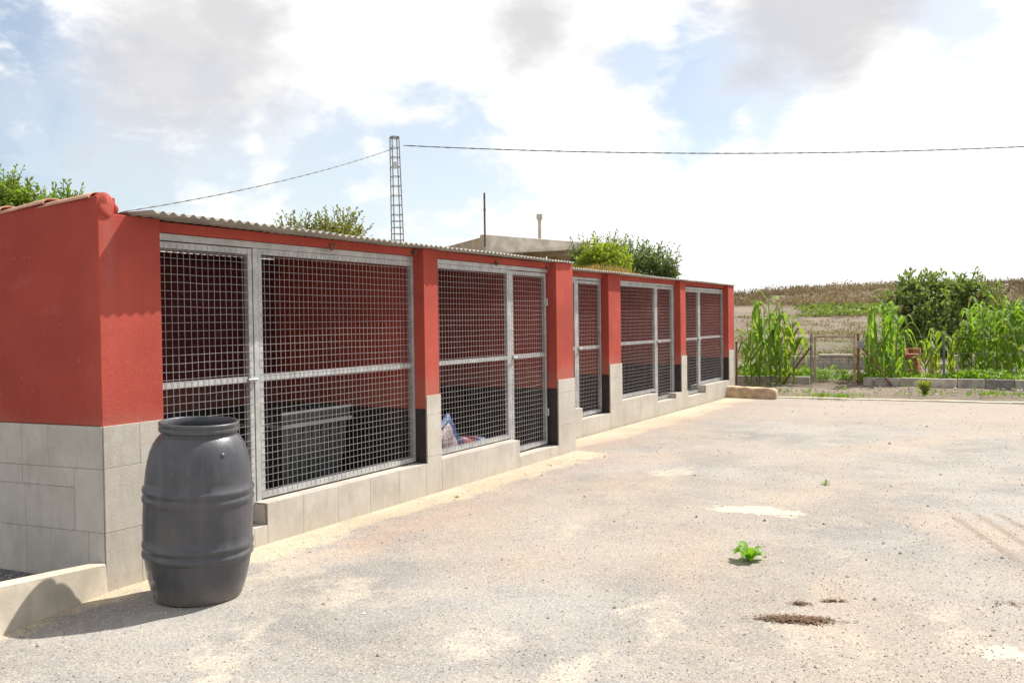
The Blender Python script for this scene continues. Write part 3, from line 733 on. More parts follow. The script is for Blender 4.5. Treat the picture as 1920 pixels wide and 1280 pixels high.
def sack(name, loc, size, rot, mat, label):
    m = MB(); n = 18; k = 12
    for i in range(k+1):
        v = -1+2*i/k
        for j in range(n):
            a = 2*PI*j/n; ca, sa = math.cos(a), math.sin(a)
            q = (1-abs(v)**4)**.5 if abs(v) < 1 else 0
            x = size[0]*math.copysign(abs(ca)**.6, ca)*(.93+.07*q); y = size[1]*math.copysign(abs(sa)**.8, sa)*(q*.95+.05)
            p = Vector((x, y, size[2]*v)); p += noise.noise_vector(p*9+Vector(loc))*.018; m.v.append(tuple(p))
    for i in range(k):
        for j in range(n): q = (j+1) % n; m.f.append((i*n+j, i*n+q, i*n+n+q, i*n+n+j))
    m.f.append(tuple(range(n))[::-1]); m.f.append(tuple(k*n+j for j in range(n)))
    o = m.build(name, mat, smooth=True); o.location = loc; o.rotation_euler = rot
    return tag(o, label, 'sack')
sack('feed_sack', (7.72, 4.93, -1.17), (.17, .06, .25), (0, -.55, .1), M['sackblue'], 'blue feed sack leaning at the left inside the second kennel pen')
sack('feed_sack', (7.60, 4.84, -1.20), (.14, .05, .23), (0, -.62, .1), M['sackwhite'], 'pinkish white feed sack propped against the blue one in the second pen')
sack('feed_sack', (8.12, 4.92, -1.24), (.27, .10, .10), (0, .12, .1), M['sackred'], 'red and blue printed sack lying flat in the second kennel pen')

# ---------------------------------------------------------------- stone block at the far corner
mb = MB(); p0 = Vector((17.62, 5.0, 0)); p1 = Vector((17.44, 4.02, 0)); n = 12; sec = []
for i in range(n+1):
    t = i/n; c = p0.lerp(p1, t); e = 1-.18*max(0, (t-.85)/.15)**2; ring = []
    for a, z in ((-.13, -1.52), (-.125, -1.34), (-.085, -1.285), (.085, -1.28), (.125, -1.33), (.13, -1.52)):
        q = Vector((c.x+a*e, c.y, -1.52+(z+1.52)*e)); q += noise.noise_vector(q*7)*.02; ring.append(q)
    sec.append(ring)
for r in sec: mb.v += [tuple(q) for q in r]
for i in range(n):
    for j in range(5): mb.f.append((i*6+j, i*6+j+1, i*6+7+j, i*6+6+j))
mb.f.append(tuple(range(6))[::-1]); mb.f.append(tuple(n*6+j for j in range(6)))
o = tag(mb.build('stone_block', M['stone'], smooth=False, bevel=.02, loc=(17.53, 4.5, -1.48)), 'long sandy stone block lying at the far end of the kennel', 'stone block')

# ---------------------------------------------------------------- garden kerb blocks
KX = 20.70
protos = []
kz = -1.415
def kerb_block(y0, y1, dz=0, mat='block'):
    m = MB(); m.box(KX-.07, KX+.07, y0, y1, kz-.1, kz+.155+dz); return m.build('kerb_block', M[mat], bevel=.008, loc=(KX, (y0+y1)/2, kz-.1))
M['blockdark'] = simple('dark_block', (.23, .215, .195), .95, .3, 5, bump=.006, bscale=80)
M['blockpale'] = simple('pale_block', (.47, .42, .355), .95, .3, 5, bump=.006, bscale=80)
ys = [6.9, 6.35, 5.86, 5.21, 4.72, 4.44, 4.08]
lab_l = ['kerb block mostly hidden behind the kennel corner, farthest left', 'kerb block just right of the kennel drain pipe', 'kerb block under the left corn clump', 'kerb block right of the left corn clump', 'short kerb block two left of the garden gate', 'kerb block touching the left gate post']
mats = ['block', 'block', 'blockpale', 'block', 'blockpale', 'blockpale']
for i in range(6):
    tag(kerb_block(ys[i+1]+.008, ys[i]-.008, random.uniform(-.006, .006), mats[i]), 'grey concrete '+lab_l[i], 'kerb block', 'concrete blocks edging the garden bed')
y = 3.02; wid = [.22, .5, .55, .5, .5, .5, .5, .5, .48, .5, .5]
lab_r = ['short kerb block touching the right gate post', 'kerb block under the middle corn clump', 'kerb block half covered by weeds right of the middle corn', 'kerb block left of the yellow green verge bush', 'kerb block behind the yellow green verge bush', 'kerb block beside the green fence post', 'kerb block under the left edge of the right corn stand', 'darker kerb block near the right end of the row', 'last kerb block at the right picture edge', 'kerb block beyond the right picture edge', 'farthest kerb block beyond the right edge']
mats = ['block', 'block', 'blockpale', 'blockpale', 'block', 'blockdark', 'block', 'blockpale', 'blockdark', 'block', 'block']
for i in range(9):
    tag(kerb_block(y-wid[i]+.008, y-.008, random.uniform(-.006, .006), mats[i]), 'grey concrete '+lab_r[i], 'kerb block', 'concrete blocks edging the garden bed')
    y -= wid[i]

# ---------------------------------------------------------------- gate & fence
GX = 20.62
G = root('garden_gate', (GX, 3.55, kz), 'small rusty metal garden gate with wire netting between corn clumps', 'gate')
gl, gr = 4.02, 3.16; ztop = -.395
for y_, nm in ((4.04, 'gate_post'), (3.10, 'gate_post')):
    mb = MB(); mb.tube([(GX, y_, kz-.1), (GX, y_, -.36)], .028, 10); mb.build(nm, M['rust'] if y_ < 3.5 else M['steelgrey'], G)
mb = MB(); t = .022
mb.box(GX-t, GX+t, 3.94-.0, 3.985, kz+.05, ztop); mb.box(GX-t, GX+t, 3.155, 3.20, kz+.05, ztop)
mb.box(GX-t, GX+t, 3.20, 3.94, ztop-.045, ztop); mb.box(GX-t, GX+t, 3.20, 3.94, kz+.05, kz+.085); mb.box(GX-.012, GX+.012, 3.20, 3.94, -.90, -.88)
mb.build('gate_frame', M['wood'], G, bevel=.003)
mb = MB(); sp_ = .075
for i in range(-14, 12):
    for sgn in (1, -1):
        ya = 3.20+i*sp_; pts = []
        z0_, z1_ = kz+.085, ztop-.045; H_ = z1_-z0_
        a0 = ya; a1 = ya+sgn*H_
        if sgn < 0: a0, a1 = ya+H_, ya
        # clip to 3.20..3.94
        def cl(tt): return a0+(a1-a0)*tt
        lo, hi = 0, 1
        if a0 == a1: continue
        for bound, s_ in ((3.20, 1), (3.94, -1)):
            tb = (bound-a0)/(a1-a0)
            if (a1-a0)*s_ > 0: lo = max(lo, tb)
            else: hi = min(hi, tb)
        if hi-lo < .02: continue
        mb.tube([(GX, cl(lo), z0_+H_*lo), (GX, cl(hi), z0_+H_*hi)], .0016, 3, False)
mb.build('wire_netting', M['steelgrey'], G)
mb = MB(); mb.tube([(GX-.01, 4.07, -.66), (GX-.15, 4.62, kz-.02)], .022, 8); mb.build('brace', M['rust'], G)
mb = MB(); mb.tube([(GX, 3.04, -.62), (GX-.05, 2.45, kz)], .02, 8); mb.build('brace', M['rust'], G)
mb = MB(); mb.box(GX-.04, GX+.04, 2.99, 3.12, -.66, -.50); mb.build('latch_box', M['steelgrey'], G, bevel=.01)
F_ = root('wire_fence', (KX+.1, 1.6, kz), 'thin wire garden fence on green posts behind the kerb blocks', 'fence')
M['postgreen'] = simple('green_post', (.10, .13, .11), .6, .3, 9)
for y_ in (1.50, -.25, -1.9):
    mb = MB(); mb.tube([(KX+.1, y_, kz-.1), (KX+.1, y_, -.42)], .024, 10); mb.build('fence_post', M['postgreen'], F_)
for y_ in (5.9,):
    mb = MB(); mb.tube([(KX+.1, y_, kz-.1), (KX+.1, y_, -.30)], .022, 8); mb.build('fence_post', M['postgreen'], F_)
mb = MB()
for z in (-.42, -.75, -1.08): 
    mb.tube([(KX+.1, 3.08, z), (KX+.1, 1.5, z-.01), (KX+.1, -.25, z), (KX+.1, -1.9, z)], .003, 4, False)
    mb.tube([(KX+.1, 5.9, z), (KX+.1, 4.06, z)], .003, 4, False)
mb.build('fence_wire', M['steelgrey'], F_)

# ---------------------------------------------------------------- garden: block walls, brick stack, posts
mb = MB(); q = Vector((26.0, 5.0, 0))
for r in range(2):
    for i in range(7):
        y_ = 3.1+i*.42+(.2 if r else 0); mb.box(25.9, 26.1, y_, y_+.405, -1.44+r*.205, -1.44+r*.205+.195)
o = tag(mb.build('block_wall', M['block'], bevel=.008, loc=(26, 4.5, -1.44)), 'low grey block wall seen through the garden gate', 'wall')
mb = MB(); mb.box(25.85, 26.15, 4.0, 4.9, -1.03, -.985); o = tag(mb.build('slab', M['conclight'], bevel=.008, loc=(26, 4.4, -1.03)), 'pale concrete slab lying on the low grey block wall', 'slab')
def pile(name, c, nx, ny, nz_, w, d, h, mat, label, cat):
    m = MB()
    for k in range(nz_):
        for i in range(nx):
            for j in range(ny):
                o1, o2 = random.uniform(-.012, .012), random.uniform(-.012, .012)
                if k == nz_-1 and random.random() < .35: continue
                m.box(c[0]+i*(w+.008)+o1, c[0]+i*(w+.008)+w+o1, c[1]+j*(d+.008)+o2, c[1]+j*(d+.008)+d+o2, c[2]+k*(h+.004), c[2]+k*(h+.004)+h)
    return tag(m.build(name, mat, bevel=.004, loc=c), label, cat)
pile('brick_stack', (23.0, 2.2, -1.43), 3, 4, 6, .24, .24, .11, M['brick'], 'stack of red bricks behind the middle corn clump', 'bricks')
mb = MB(); mb.prism([(23.2, 1.86, -1.45), (23.34, 1.86, -1.45), (23.34, 2.0, -1.45), (23.2, 2.0, -1.45)], (0, 0, .78)); tag(mb.build('wooden_post', M['palewood'], bevel=.01, loc=(23.27, 1.93, -1.45)), 'short pale wooden post right of the middle corn clump', 'post')
mb = MB(); 
for i in range(5): mb.box(26.9, 27.1, .2+i*.42, .2+i*.42+.405, -1.44, -1.24)
for i in range(3): mb.box(26.9, 27.1, .5+i*.42, .5+i*.42+.405, -1.235, -1.03)
tag(mb.build('block_pile', M['blockpale'], bevel=.008, loc=(27, 1, -1.44)), 'low pale block wall between the middle and right corn', 'wall')

# ---------------------------------------------------------------- plants
def corn_leaf(m, base, ang, ln, wd, rise, droop, tw=0):
    n = 9; d = Vector((math.cos(ang), math.sin(ang), 0)); sidev = Vector((-d.y, d.x, 0)); prev = None
    for i in range(n):
        t = i/(n-1); r = ln*(t*.80*(1-.15*t)); z = rise*math.sin(min(1, t*1.15)*PI*.5)*ln - droop*ln*max(0, t-.35)**1.7
        w = wd*.5*min(1, (t+.08)*5)*(1-t**2.2)+.001
        c = base+d*r+Vector((0, 0, z)); sv = (sidev*math.cos(tw*t)+Vector((0, 0, math.sin(tw*t)))); wave = .012*math.sin(t*14+ang*3)
        row = [c+sv*w+Vector((0, 0, .25*w+wave)), c, c-sv*w+Vector((0, 0, .25*w-wave))]
        if prev:
            b = len(m.v); m.v += [tuple(x) for x in prev+row]; m.f += [(b, b+1, b+4, b+3), (b+1, b+2, b+5, b+4)]
        prev = row
def corn_plant(h, mat, nl=11, seed=0, tassel=True):
    rd = random.Random(seed)
    r = root('corn_plant', (0, 0, 0), '', 'corn')
    m = MB(); lean_ = (rd.uniform(-.05, .05), rd.uniform(-.05, .05))
    def ax_(z): return Vector((lean_[0]*z*z/h, lean_[1]*z*z/h, z))
    m.tube([ax_(h*i/6) for i in range(7)], [.014-.0012*i for i in range(7)], 6); m.build('stalk', mat, r)
    m = MB(); a = rd.uniform(0, 6)
    for i in range(nl):
        z = h*(.10+.85*i/nl); a += PI+rd.uniform(-.6, .6)
        corn_leaf(m, ax_(z), a, rd.uniform(.45, .8)*(1 if i < nl-4 else .75), rd.uniform(.075, .115), rd.uniform(.35, .85), rd.uniform(1.1, 2.6), rd.uniform(-.9, .9))
    m.build('leaves', mat, r)
    if tassel:
        m = MB(); top = ax_(h)
        for i in range(7):
            aa = rd.uniform(0, 6.28); q = Vector((math.cos(aa), math.sin(aa), 0))*rd.uniform(.02, .09); m.tube([top, top+q*.6+Vector((0, 0, .10)), top+q+Vector((0, 0, .17))], [.004, .004, .002], 4)
        m.build('tassel', M['tassel'], r)
    return r
cp = [corn_plant(1.75, M['corn'], 18, 1), corn_plant(1.5, M['corn'], 17, 2), corn_plant(1.9, M['corn'], 20, 3), corn_plant(1.25, M['corn_yellow'], 12, 4, False), corn_plant(1.45, M['corn_yellow'], 15, 5)]
used = set()
def put_corn(k, px, d, scale, label):
    p = at(px, 640, d); x, y = p.x, p.y
    o = cp[k] if k not in used else copy_tree(cp[k]); used.add(k)
    o.location = (x, y, kz-.02); o.scale = (scale,)*3; o.rotation_euler = (0, 0, random.uniform(0, 6.28)); o['_o'] = (0, 0, 0)
    tag(o, label, 'corn', 'corn plants growing in the garden beds'); return o
spots = [(1, 1408, 20.3, .82, 'dark green corn at the far left beside the kennel end'), (0, 1424, 20.1, 1.02, 'tall dark corn second from left beside the kennel end'), (2, 1445, 20.3, 1.03, 'tallest tasselled corn in the left clump'), (1, 1455, 19.9, 1.05, 'bushy green corn right of the tallest in the left clump'),
         (4, 1474, 20.2, .98, 'yellow green corn near the right of the left clump'), (3, 1488, 19.9, 1.1, 'pale yellow corn at the right edge of the left clump'), (0, 1436, 20.9, .85, 'short corn hidden deep in the left clump'),
         (0, 1640, 19.7, .95, 'dark corn at the left of the middle clump by the gate'), (2, 1660, 20.0, .95, 'tallest corn of the middle clump'), (1, 1678, 19.7, 1.0, 'leafy corn in the centre of the middle clump'), (0, 1655, 20.6, .98, 'corn at the back of the middle clump'), (1, 1692, 20.2, .78, 'drooping corn at the right of the middle clump'), (4, 1627, 20.2, .75, 'yellowish corn touching the right gate post'),
         (3, 1735, 20.4, .78, 'small yellow corn left of the green fence post'), (3, 1757, 20.8, .95, 'small yellow corn behind the green fence post'), (3, 1782, 20.5, .85, 'small yellow corn right of the green fence post'),
         (4, 1806, 20.2, .85, 'yellow green corn at the left edge of the right stand'), (0, 1822, 20.0, .95, 'dark arching corn near the left of the right stand'), (2, 1838, 20.4, .94, 'tall corn left of centre in the right stand'), (1, 1853, 19.9, 1.05, 'broad leaved corn in the front of the right stand'),
         (0, 1868, 20.3, .98, 'corn in the centre of the right stand'), (1, 1882, 20.7, 1.05, 'corn right of centre in the right stand'), (2, 1897, 20.1, .92, 'tall green corn near the right picture edge'), (0, 1912, 20.4, .98, 'corn at the right picture edge'), (4, 1890, 19.8, .8, 'low yellowish corn in front of the right stand'), (1, 1930, 20.2, 1.1, 'corn cut by the right picture edge'),
         (1, 1398, 20.7, .62, 'lowest corn beside the kennel drain pipe'), (4, 1462, 20.7, 1.05, 'yellow green corn at the back of the left clump'), (2, 1630, 20.6, .82, 'thin corn at the back left of the middle clump'), (0, 1672, 20.9, 1.0, 'dark corn at the back right of the middle clump'),
         (4, 1846, 21.0, 1.1, 'yellow green corn at the back of the right stand'), (2, 1875, 21.1, .95, 'tall corn at the very back of the right stand'), (0, 1905, 21.0, .9, 'dark corn at the back near the right picture edge')]
for k, px, d, s, lb in spots: put_corn(k, px, d, s, lb)

def leafcloud(m, c, rad, n, size, rd, aspect=.5, shell=.55, up_=.0, wob=.25):
    """leaf quads in a lumpy ellipsoid; pointed leaves made of 2 triangles"""
    off = Vector((rd.uniform(0, 50), rd.uniform(0, 50), 0))
    for _ in range(n):
        v = Vector((rd.gauss(0, 1), rd.gauss(0, 1), rd.gauss(0, 1))).normalized(); rr = shell+(1-shell)*rd.random()**.6
        if rd.random() < .25: rr = rd.random()
        rr *= 1+wob*2*noise.noise(v*2.2+off)
        p = Vector((c[0]+v.x*rad[0]*rr, c[1]+v.y*rad[1]*rr, c[2]+v.z*rad[2]*rr))
        a = Vector((rd.gauss(0, 1), rd.gauss(0, 1), rd.gauss(0, 1)+up_)).normalized(); b = a.cross(Vector((rd.gauss(0, 1), rd.gauss(0, 1), rd.gauss(0, 1)))).normalized()
        s = size*rd.uniform(.6, 1.3); m.quad(p-a*s*.5, p+b*s*aspect*.5, p+a*s*.5, p-b*s*aspect*.5)
def sprig(m, tips, p, d, ln, n, size, rd):
    tips.tube([p, p+d*ln], [.008, .003], 4, False)
    for i in range(n):
        t = (i+1)/n; q = p+d*ln*t; a = (d+Vector((rd.gauss(0, .8), rd.gauss(0, .8), rd.gauss(0, .5)))).normalized(); b = a.cross(Vector((rd.gauss(0, 1), rd.gauss(0, 1), rd.gauss(0, 1)))).normalized()
        s = size*rd.uniform(.7, 1.2); m.quad(q, q+a*s*.5+b*s*.22, q+a*s, q+a*s*.5-b*s*.22)
def tree(name, base, clumps, leafsz, mat, label, cat='tree', nper=1500, seed=1, sprigs=30, shell=.5, trunk=.12, splen=.4, group=None):
    rd = random.Random(seed); r = root(name, base, label, cat, group); m = MB(); tw = MB(); base = Vector(base)
    cz = sum(c[2] for c, _ in clumps)/len(clumps); cc_ = Vector((sum(c[0] for c, _ in clumps)/len(clumps), sum(c[1] for c, _ in clumps)/len(clumps), 0))
    fork = Vector((base.x*.4+cc_.x*.6, base.y*.4+cc_.y*.6, base.z+(cz-base.z)*.5))
    tw.tube([base-Vector((0, 0, .1)), base.lerp(fork, .5)+Vector((.04, .03, 0)), fork], [trunk, trunk*.8, trunk*.65], 8)
    for c, rad in clumps:
        c = Vector(c); tw.tube([fork, fork.lerp(c, .5)+Vector((rd.uniform(-.1, .1), rd.uniform(-.1, .1), .1)), c], [trunk*.55, trunk*.35, trunk*.15], 6)
        for k in range(5):
            v = Vector((rd.gauss(0, 1), rd.gauss(0, 1), abs(rd.gauss(0, 1)))).normalized(); tw.tube([c.lerp(fork, .3), c+Vector((v.x*rad[0], v.y*rad[1], v.z*rad[2]))*.8], [trunk*.18, .006], 5)
        vol = rad[0]*rad[1]*rad[2]
        leafcloud(m, c, rad, int(nper), leafsz, rd, shell=shell)
        for k in range(sprigs):
            v = Vector((rd.gauss(0, 1), rd.gauss(0, 1), abs(rd.gauss(0, 1))+.2)).normalized()
            p = c+Vector((v.x*rad[0], v.y*rad[1], v.z*rad[2]))*.85
            sprig(m, tw, p, (v*.5+Vector((rd.gauss(0, .2), rd.gauss(0, .2), .9))).normalized(), splen*rd.uniform(.4, 1.2), 9, leafsz*1.1, rd)
    tw.build('trunk', M['bark'], r, smooth=True); m.build('crown', mat, r)
    return r
def cl(px, py, d, rx, rz, ry=None):
    p = at(px, py, d); return ((p.x, p.y, p.z), (rx, ry or rx, rz))
def base_at(px, d, z=GZ):
    p = at(px, 600, d); return (p.x, p.y, z)
tree('citrus_tree', base_at(0, 14), [cl(-30, 412, 14, .75, .62), cl(60, 410, 14.2, .55, .42), cl(125, 408, 14, .38, .36), cl(10, 376, 13.8, .35, .28), cl(-120, 412, 14, .8, .75)], .075, M['citrus'], 'bright green citrus tree rising behind the clay tiled wall at left', nper=2600, seed=3, sprigs=16, splen=.30, shell=.3)
tree('sparse_tree', base_at(600, 22), [cl(560, 447, 22, .6, .32), cl(640, 443, 22.3, .62, .40), cl(600, 463, 21.8, .8, .4)], .085, M['sparse'], 'thin yellowish tree top showing above the kennel roof', nper=1900, seed=5, sprigs=30, splen=.36, shell=.2)
tree('yellow_green_bush', base_at(1140, 27, -.9), [cl(1128, 480, 26.6, .5, .40), cl(1152, 496, 26.2, .55, .46), cl(1108, 497, 26.6, .45, .34)], .10, M['yellowbush'], 'bright yellow green bush beside the concrete building', 'bush', nper=1700, seed=8, sprigs=12, splen=.3)
tree('olive_tree', base_at(1215, 29, -.6), [cl(1185, 493, 29, .7, .46), cl(1222, 502, 29.3, .7, .46), cl(1165, 510, 29.2, .9, .4), cl(1248, 514, 29, .4, .3), cl(1095, 486, 31, .45, .25), cl(1145, 482, 30, .6, .3)], .10, M['olive'], 'grey green leafy tree right of the yellow green bush', nper=1900, seed=11, sprigs=30, splen=.5)
tree('fig_tree', base_at(1770, 31, -1.4), [cl(1700, 575, 31, .8, .55), cl(1760, 580, 31, 1.0, .7), cl(1752, 548, 31.3, .5, .34), cl(1815, 552, 31, .5, .55), cl(1845, 580, 31, .7, .6), cl(1720, 610, 30.8, .9, .6), cl(1680, 592, 31, .4, .4), cl(1885, 590, 32, .6, .45), cl(1760, 640, 30.6, 1.3, .6), cl(1840, 640, 30.8, .9, .5), cl(1712, 545, 31, .35, .25)], .17, M['fig'], 'wide dark green fig tree behind the corn before the brown hill', nper=1250, seed=14, sprigs=16, splen=.4, trunk=.14)

# small plants
def weedplant(name, loc, n, ln, wd, mat, label, seed, spread=1.0, rise=.6, cat='weed'):
    rd = random.Random(seed); m = MB(); base = Vector((0, 0, 0))
    for i in range(n):
        a = 2*PI*i/n+rd.uniform(-.3, .3); d = Vector((math.cos(a), math.sin(a), 0)); sv = Vector((-d.y, d.x, 0)); L_ = ln*rd.uniform(.6, 1.1); up_ = rise*rd.uniform(.4, 1.5)
        prev = None
        for k in range(7):
            t = k/6; c = d*(L_*t*spread)+Vector((0, 0, L_*up_*math.sin(t*PI*.62)-.02*t)); w = wd*.5*math.sin(PI*min(.98, max(.05, t*.92+.05)))**.8*rd.uniform(.9, 1.1)
            row = [c+sv*w+Vector((0, 0, w*.35)), c, c-sv*w+Vector((0, 0, w*.35))]
            if prev:
                b = len(m.v); m.v += [tuple(x) for x in prev+row]; m.f += [(b, b+1, b+4, b+3), (b+1, b+2, b+5, b+4)]
            prev = row
    o = m.build(name, mat, smooth=True); o.location = loc; return tag(o, label, cat)
c = gp(1405, 1050); weedplant('weed', (c.x, c.y, YZ), 12, .13, .062, M['weedbright'], 'bright green broad leaved weed growing alone in the gravel yard', 4, rise=.75)
c = gp(1548, 908); weedplant('weed', (c.x, c.y, YZ), 6, .07, .02, M['weed'], 'tiny green sprout in the middle of the gravel yard', 5)
c = gp(858, 932); weedplant('weed', (c.x, c.y, YZ), 7, .035, .012, M['weed'], 'tiny green sprout by the kennel wall foot', 6)
# verge bush
c = gp(1735, 741, kz); rd = random.Random(20); m = MB(); tw = MB()
for i in range(60):
    a = rd.uniform(0, 6.28); v = Vector((math.cos(a)*rd.uniform(.1, .7), math.sin(a)*rd.uniform(.1, .7), 1)).normalized(); sprig(m, tw, Vector((c.x, c.y, kz)), v, rd.uniform(.15, .30), 12, .05, rd)
r = root('verge_bush', (c.x, c.y, kz), 'small yellow green bush growing on the dirt verge before the kerb', 'bush'); m.build('foliage', M['yellowbush'], r); tw.build('stems', M['bark'], r)
def tuft_patch(name, pts, blades, h, w, mat, label, seed, kind='stuff', curve=.5):
    rd = random.Random(seed); m = MB()
    for p in pts:
        p = Vector(p)
        for i in range(blades):
            a = rd.uniform(0, 6.28); d = Vector((math.cos(a), math.sin(a), 0)); L_ = h*rd.uniform(.5, 1.2); b0 = p+Vector((rd.gauss(0, .3)*h, rd.gauss(0, .3)*h, 0)); sv = Vector((-d.y, d.x, 0))*w*.5
            m1 = b0+d*L_*curve*.35+Vector((0, 0, L_*.6)); tp = b0+d*L_*curve+Vector((0, 0, L_))
            b = len(m.v); m.v += [tuple(b0-sv), tuple(b0+sv), tuple(m1+sv*.8), tuple(m1-sv*.8), tuple(tp)]; m.f += [(b, b+1, b+2, b+3), (b+3, b+2, b+4)]
    o = m.build(name, mat); return stuff(o, label)
rd = random.Random(2)
# low weeds behind the kerb
pts = []; 
for _ in range(1900):
    y_ = rd.uniform(-2.2, 6.5); x = KX+.16+abs(rd.gauss(0, .8)); 
    if 3.1 < y_ < 4.05 and rd.random() < .75: continue
    if noise.noise(Vector((x*.6, y_*.9, 0))) < -.28: continue
    pts.append((x, y_, kz-.02))
m = MB()
for p in pts:
    h_ = .13+.22*max(0, noise.noise(Vector((p[0]*.5, p[1]*.8, 5)))+.4); leafcloud(m, (p[0], p[1], p[2]+h_*.5), (.10, .10, h_*.75), 13, .085, rd, .6, .2, .5)
stuff(m.build('garden_weeds', M['weed']), 'low green weeds covering the garden bed behind the kerb')
pts = [(x, y_, kz-.02) for x, y_ in ((rd.uniform(18.3, 20.55), rd.uniform(-6, 5.2)) for _ in range(420)) if noise.noise(Vector((x*.9, y_*.9, 3))) > .12]
for px, py in ((1560, 742), (1540, 742), (1585, 743), (1880, 738), (1860, 740), (1440, 733)):
    c = gp(px, py, kz); pts += [(c.x+rd.gauss(0, .12), c.y+rd.gauss(0, .2), kz-.01) for _ in range(16)]
tuft_patch('verge_grass', pts, 7, .07, .012, M['weed'], 'thin grass tufts scattered on the dirt verge', 31)
# field strip and scrub hill
def hz(px, d):
    p = at(px, 600, d); return Vector((p.x, p.y, 0)), d
def ground_pt(px, d):
    s_ = (px-960)/FPX*d; p = FH*d+RH*s_; return (p.x, p.y, terr(d, s_, p.x, p.y)-.03)
rd = random.Random(9); m = MB()
for _ in range(1100):
    px = rd.uniform(1490, 1990); d = rd.uniform(58.5, 66); p = ground_pt(px, d)
    if px < 1540 and rd.random() < (1540-px)/60: continue
    leafcloud(m, (p[0], p[1], p[2]+.12), (.35, .35, .26), 14, .22, rd, .5, .2, .4)
stuff(m.build('field_crop', M['field']), 'strip of green crop along the foot of the brown hill')
m = MB(); pts = []
for _ in range(1500):
    px = rd.uniform(1180, 2050); d = rd.uniform(65.5, 85)
    p = ground_pt(px, d); s = rd.uniform(.3, 1.0)*(1 if d < 80 else .6)
    if noise.noise(Vector((px*.012, d*.25, 3))) < -.25: continue
    leafcloud(m, (p[0], p[1], p[2]+s*.3), (s, s, s*.62), 34, .22, rd, .45, .55, .5)
for _ in range(3200):
    px = rd.uniform(1380, 2050); d = rd.uniform(28, 60)
    if noise.noise(Vector((px*.01, d*.35, 0))) < -.15: continue
    p = ground_pt(px, d); leafcloud(m, (p[0], p[1], p[2]+.06), (.35, .35, .14), 12, .13, rd, .3, .2, .8)
stuff(m.build('hill_scrub', M['scrub']), 'dry brown scrub covering the hillside')
m = MB()
for _ in range(1300):
    px = rd.uniform(1390, 2050); d = rd.uniform(24, 58)
    if noise.noise(Vector((px*.008+7, d*.3, 0))) < .08: continue
    p = ground_pt(px, d); leafcloud(m, (p[0], p[1], p[2]+.06), (.3, .3, .16), 12, .12, rd, .5, .2, .5)
stuff(m.build('low_weeds', M['field']), 'patches of low green weeds on the dry terraces')
pts = [ground_pt(rd.gauss(1560, 90) if rd.random() < .4 else rd.uniform(1380, 2000), rd.uniform(80, 86)) for _ in range(240)]
tuft_patch('hilltop_reeds', pts, 9, .75, .07, M['scrub'], 'dry reeds along the hilltop skyline', 33, curve=.25)
# dry grass on the bank behind the far pens
pts = []
for _ in range(2600):
    d = rd.uniform(21.2, 30); s_ = rd.uniform(-1, 5.2); p = FH*d+RH*s_; x, y_ = p.x, p.y; z = terr(d, s_, x, y_)
    if z > -.9: pts.append((x, y_, z-.03))
tuft_patch('bank_dry_grass', pts, 9, .24, .02, M['drygrass'], 'dry orange grass on the bank behind the far pens', 35)

# ---------------------------------------------------------------- litter & stones in the yard
def litter(px, py, rx, ry, n, label, seed, ang=0):
    rd = random.Random(seed); c = gp(px, py); m = MB()
    for _ in range(n):
        u, v = rd.gauss(0, .45), rd.gauss(0, .45); q = c+RH*(u*rx)+FH*(v*ry)+RH*0; q = q-FH*(u*ang)
        a = rd.uniform(0, 6.28); d = Vector((math.cos(a), math.sin(a), rd.uniform(-.1, .35))).normalized()*rd.uniform(.006, .020); w = Vector((-d.y, d.x, 0)).normalized()*rd.uniform(.002, .005)
        p = Vector((q.x, q.y, YZ+rd.uniform(.003, .012))); m.quad(p-d-w, p-d+w, p+d+w*.5, p+d-w*.5)
    return stuff(m.build('plant_litter', M['litter']), label)
litter(1492, 1162, .17, .06, 900, 'dark brown heap of dried plant litter in the yard foreground', 1, .03)
litter(1500, 1132, .05, .03, 60, 'small scatter of brown litter behind the larger heap', 2)
litter(1560, 1127, .07, .015, 50, 'thin trail of brown litter right of the small scatter', 3)
litter(1885, 1130, .14, .10, 36, 'loose brown litter near the right picture edge', 4)
rd = random.Random(77); m = MB()
def stone(m, p, r, rd):
    b = len(m.v); q = [Vector((1, 0, 0)), Vector((0, 1, 0)), Vector((-1, 0, 0)), Vector((0, -1, 0)), Vector((0, 0, .7)), Vector((0, 0, -.5))]; a = rd.uniform(0, 6.28); R3 = Matrix.Rotation(a, 3, 'Z')
    for v in q: v = R3 @ v; m.v.append((p[0]+v.x*r*rd.uniform(.7, 1.3), p[1]+v.y*r*rd.uniform(.6, 1.1), p[2]+v.z*r*rd.uniform(.7, 1.2)))
    m.f += [(b, b+1, b+4), (b+1, b+2, b+4), (b+2, b+3, b+4), (b+3, b, b+4), (b+1, b, b+5), (b+2, b+1, b+5), (b+3, b+2, b+5), (b, b+3, b+5)]
for _ in range(11000):
    px = rd.uniform(-150, 2080); py = 700+rd.random()**.8*640; c = gp(px, py)
    if c.y > 4.35 or c.x > 17.5: continue
    if c.x < 9.7 and c.y > 4.48: continue
    r = rd.uniform(.0025, .006)*(1 if rd.random() < .985 else 2.4)*(1+max(0, c.x-4)*.10); stone(m, (c.x, c.y, YZ+r*.2), r, rd)
for _ in range(900):
    x = rd.uniform(18.1, 20.5); y_ = rd.uniform(-6, 5); r = rd.uniform(.01, .035); stone(m, (x, y_, kz-.01), r, rd)
for _ in range(1800):
    x = rd.uniform(1.5, 3.45); y_ = rd.uniform(4.3, 5.6)
    if x > 3.43-.0763*(y_-4.52) or y_ < 4.43+(x-2.8)*.218+.05: continue
    r = rd.uniform(.005, .011); stone(m, (x, y_, -1.421), r, rd)
stuff(m.build('gravel_stones', M['stones']), 'loose stone chips scattered over the yard')

